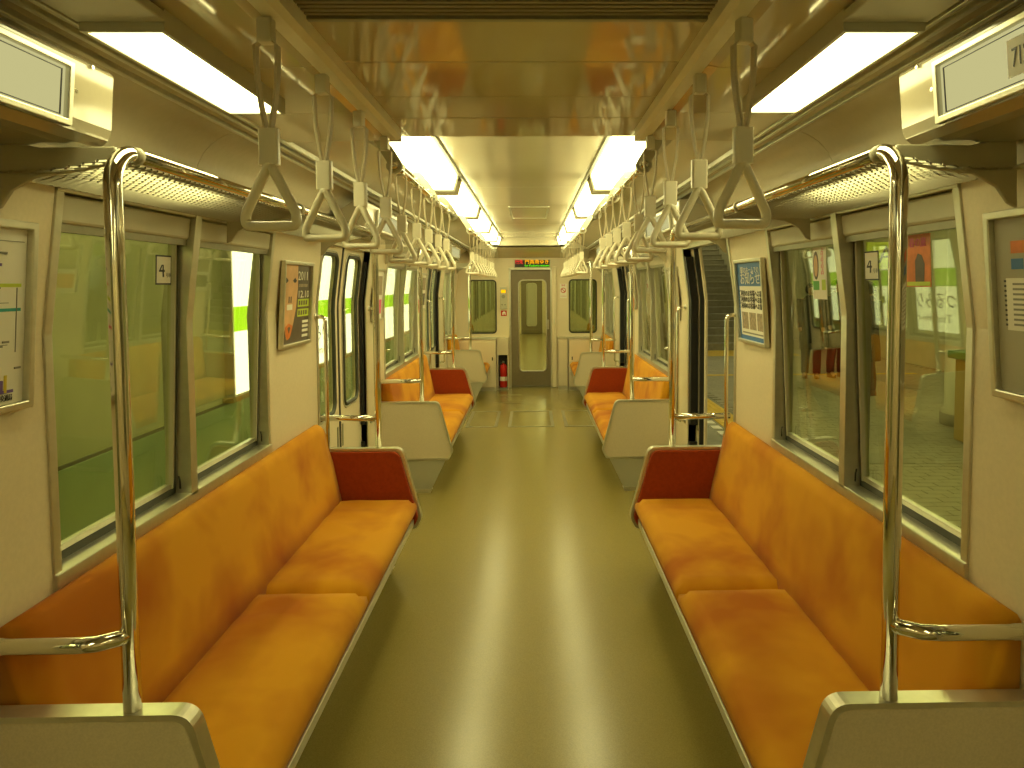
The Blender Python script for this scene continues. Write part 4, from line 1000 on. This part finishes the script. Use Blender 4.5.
# ------------------------------------------------------------------ people on the platform
def person(loc, rz, h, coat, label, legs='trouser', bag=False):
    k = h/1.68; t = thing('person', loc, label, 'person', 'people waiting on the platform')
    ORG[t.name] = Vector((0,0,0))
    J = {'pelvis':(0,0,.92),'waist':(0,0,1.06),'chest':(0,-.01,1.27),'neck0':(0,0,1.42),'neck':(0,.0,1.48),'head':(0,.02,1.56),'crown':(0,.015,1.645),
         'sl':(-.17,0,1.38),'el':(-.215,.02,1.12),'hl':(-.19,.10,.90),'pl':(-.185,.12,.83),'sr':(.17,0,1.38),'er':(.215,.02,1.12),'hr':(.19,.10,.90),'pr':(.185,.12,.83),
         'tl':(-.09,0,.84),'kl':(-.095,.02,.47),'al':(-.10,-.01,.09),'fl':(-.105,.14,.035),'tr':(.09,0,.84),'kr':(.095,.02,.47),'ar':(.10,-.01,.09),'fr':(.105,.14,.035)}
    Rr = {'pelvis':.13,'waist':.115,'chest':.13,'neck0':.075,'neck':.05,'head':.085,'crown':.06,'sl':.065,'el':.045,'hl':.034,'pl':.03,'sr':.065,'er':.045,'hr':.034,'pr':.03,'tl':.085,'kl':.058,'al':.042,'fl':.035,'tr':.085,'kr':.058,'ar':.042,'fr':.035}
    E_ = [('pelvis','waist'),('waist','chest'),('chest','neck0'),('neck0','neck'),('neck','head'),('head','crown'),('chest','sl'),('sl','el'),('el','hl'),('hl','pl'),('chest','sr'),('sr','er'),('er','hr'),('hr','pr'),('pelvis','tl'),('tl','kl'),('kl','al'),('al','fl'),('pelvis','tr'),('tr','kr'),('kr','ar'),('ar','fr')]
    names = list(J); me = bpy.data.meshes.new('body'); me.from_pydata([Vector(J[n])*k for n in names], [(names.index(a), names.index(b)) for a, b in E_], [])
    o = bpy.data.objects.new('body', me); C.objects.link(o); o.parent = t; me.materials.append(M['skin'])
    sk = o.modifiers.new('skin', 'SKIN'); sk.use_smooth_shade = True
    for i, n in enumerate(names): me.skin_vertices[0].data[i].radius = (Rr[n]*k, Rr[n]*k); me.skin_vertices[0].data[i].use_root = (n == 'pelvis')
    ss = o.modifiers.new('sub', 'SUBSURF'); ss.levels = 1; ss.render_levels = 2
    ORG[o.name] = Vector((0,0,0))
    def ell(a, b, z, n=24, cy=0.0, fold=0.0): return [(a*k*(1+fold*math.sin(q*6+z*9))*math.cos(2*math.pi*q/n), cy*k+b*k*(1+fold*math.sin(q*6+z*9))*math.sin(2*math.pi*q/n), z*k) for q in range(n)]
    MB().loft([ell(.215,.165,.52,fold=.05), ell(.205,.16,.70,fold=.04), ell(.185,.15,.92,fold=.02), ell(.165,.135,1.08), ell(.18,.14,1.26), ell(.185,.125,1.36), ell(.13,.10,1.43), ell(.075,.08,1.475)]).build('coat', coat, t, smooth=True)
    for sx in ('l', 'r'):
        P = [Vector(J['s'+sx])*k, Vector(J['e'+sx])*k, (Vector(J['h'+sx])*k)]
        MB().tube([P[0]+Vector((0,0,.02)), (P[0]+P[1])/2, P[1], (P[1]+P[2])/2, P[2]], [.082*k,.072*k,.06*k,.055*k,.05*k], 12).build('sleeve', coat, t, smooth=True)
        A = [Vector(J['t'+sx])*k, Vector(J['k'+sx])*k, Vector(J['a'+sx])*k]
        MB().tube([A[0]-Vector((0,0,.1)), A[1], A[2]+Vector((0,0,.16)), A[2]], [.10*k,.075*k,.07*k,.062*k], 12).build('trouser_leg', legs, t, smooth=True)
        a_ = Vector(J['a'+sx])*k
        MB().loft([[(a_.x+u*.048*k, a_.y+.035*k+v*.12*k, zz) for u, v in [(math.cos(q*math.pi/6), math.sin(q*math.pi/6)) for q in range(12)]] for zz in (0.0, .02, .05)] + [[(a_.x+u*.04*k, a_.y+.0*k+v*.05*k, .11) for u, v in [(math.cos(q*math.pi/6), math.sin(q*math.pi/6)) for q in range(12)]]]).build('shoe', 'boot', t, smooth=True)
    # hair as a cap with an open face, eyes, nose
    hc = Vector((0, .005, 1.575))*k
    rings = []
    for q in range(9):
        ph = math.radians(-35+125*q/8); rr = .108*k*math.cos(ph); zz = hc.z+.122*k*math.sin(ph)
        rings.append([(hc.x+rr*math.cos(2*math.pi*m/20), hc.y-(.012*k if ph < .5 else 0)+rr*math.sin(2*math.pi*m/20)*(1.0 if math.sin(2*math.pi*m/20) < 0 or ph > .45 else .62), zz) for m in range(20)])
    MB().loft(rings).build('hair', 'hair', t, smooth=True)
    for e in (-.032, .032): MB().lathe([(.002,.0),(.009,.004),(.009,.010),(.002,.014)], e*k, .098*k, 8).build('eye', 'ink', t, smooth=True).location.z = 1.56*k
    n_ = MB().loft([[(u*.014*k, .085*k, 1.525*k+v*.02*k) for u, v in ((-1,0),(1,0),(0,2))], [(u*.004*k, .118*k, 1.528*k+v*.006*k) for u, v in ((-1,0),(1,0),(0,2))]]); n_.build('nose', 'skin', t, smooth=True)
    t.rotation_euler = (0, 0, rz)
    return t
person((4.75, 11.9, PZ), math.radians(160), 1.60, 'coat_a', 'person in a dark coat, left one of the pair seen through the right window')
person((5.22, 12.0, PZ), math.radians(190), 1.66, 'coat_b', 'person in an olive coat, right one of the pair seen through the right window')
person((4.85, 10.1, PZ), math.radians(100), 1.62, 'coat_a', 'person in a dark coat standing alone behind the number sticker', legs='boot')
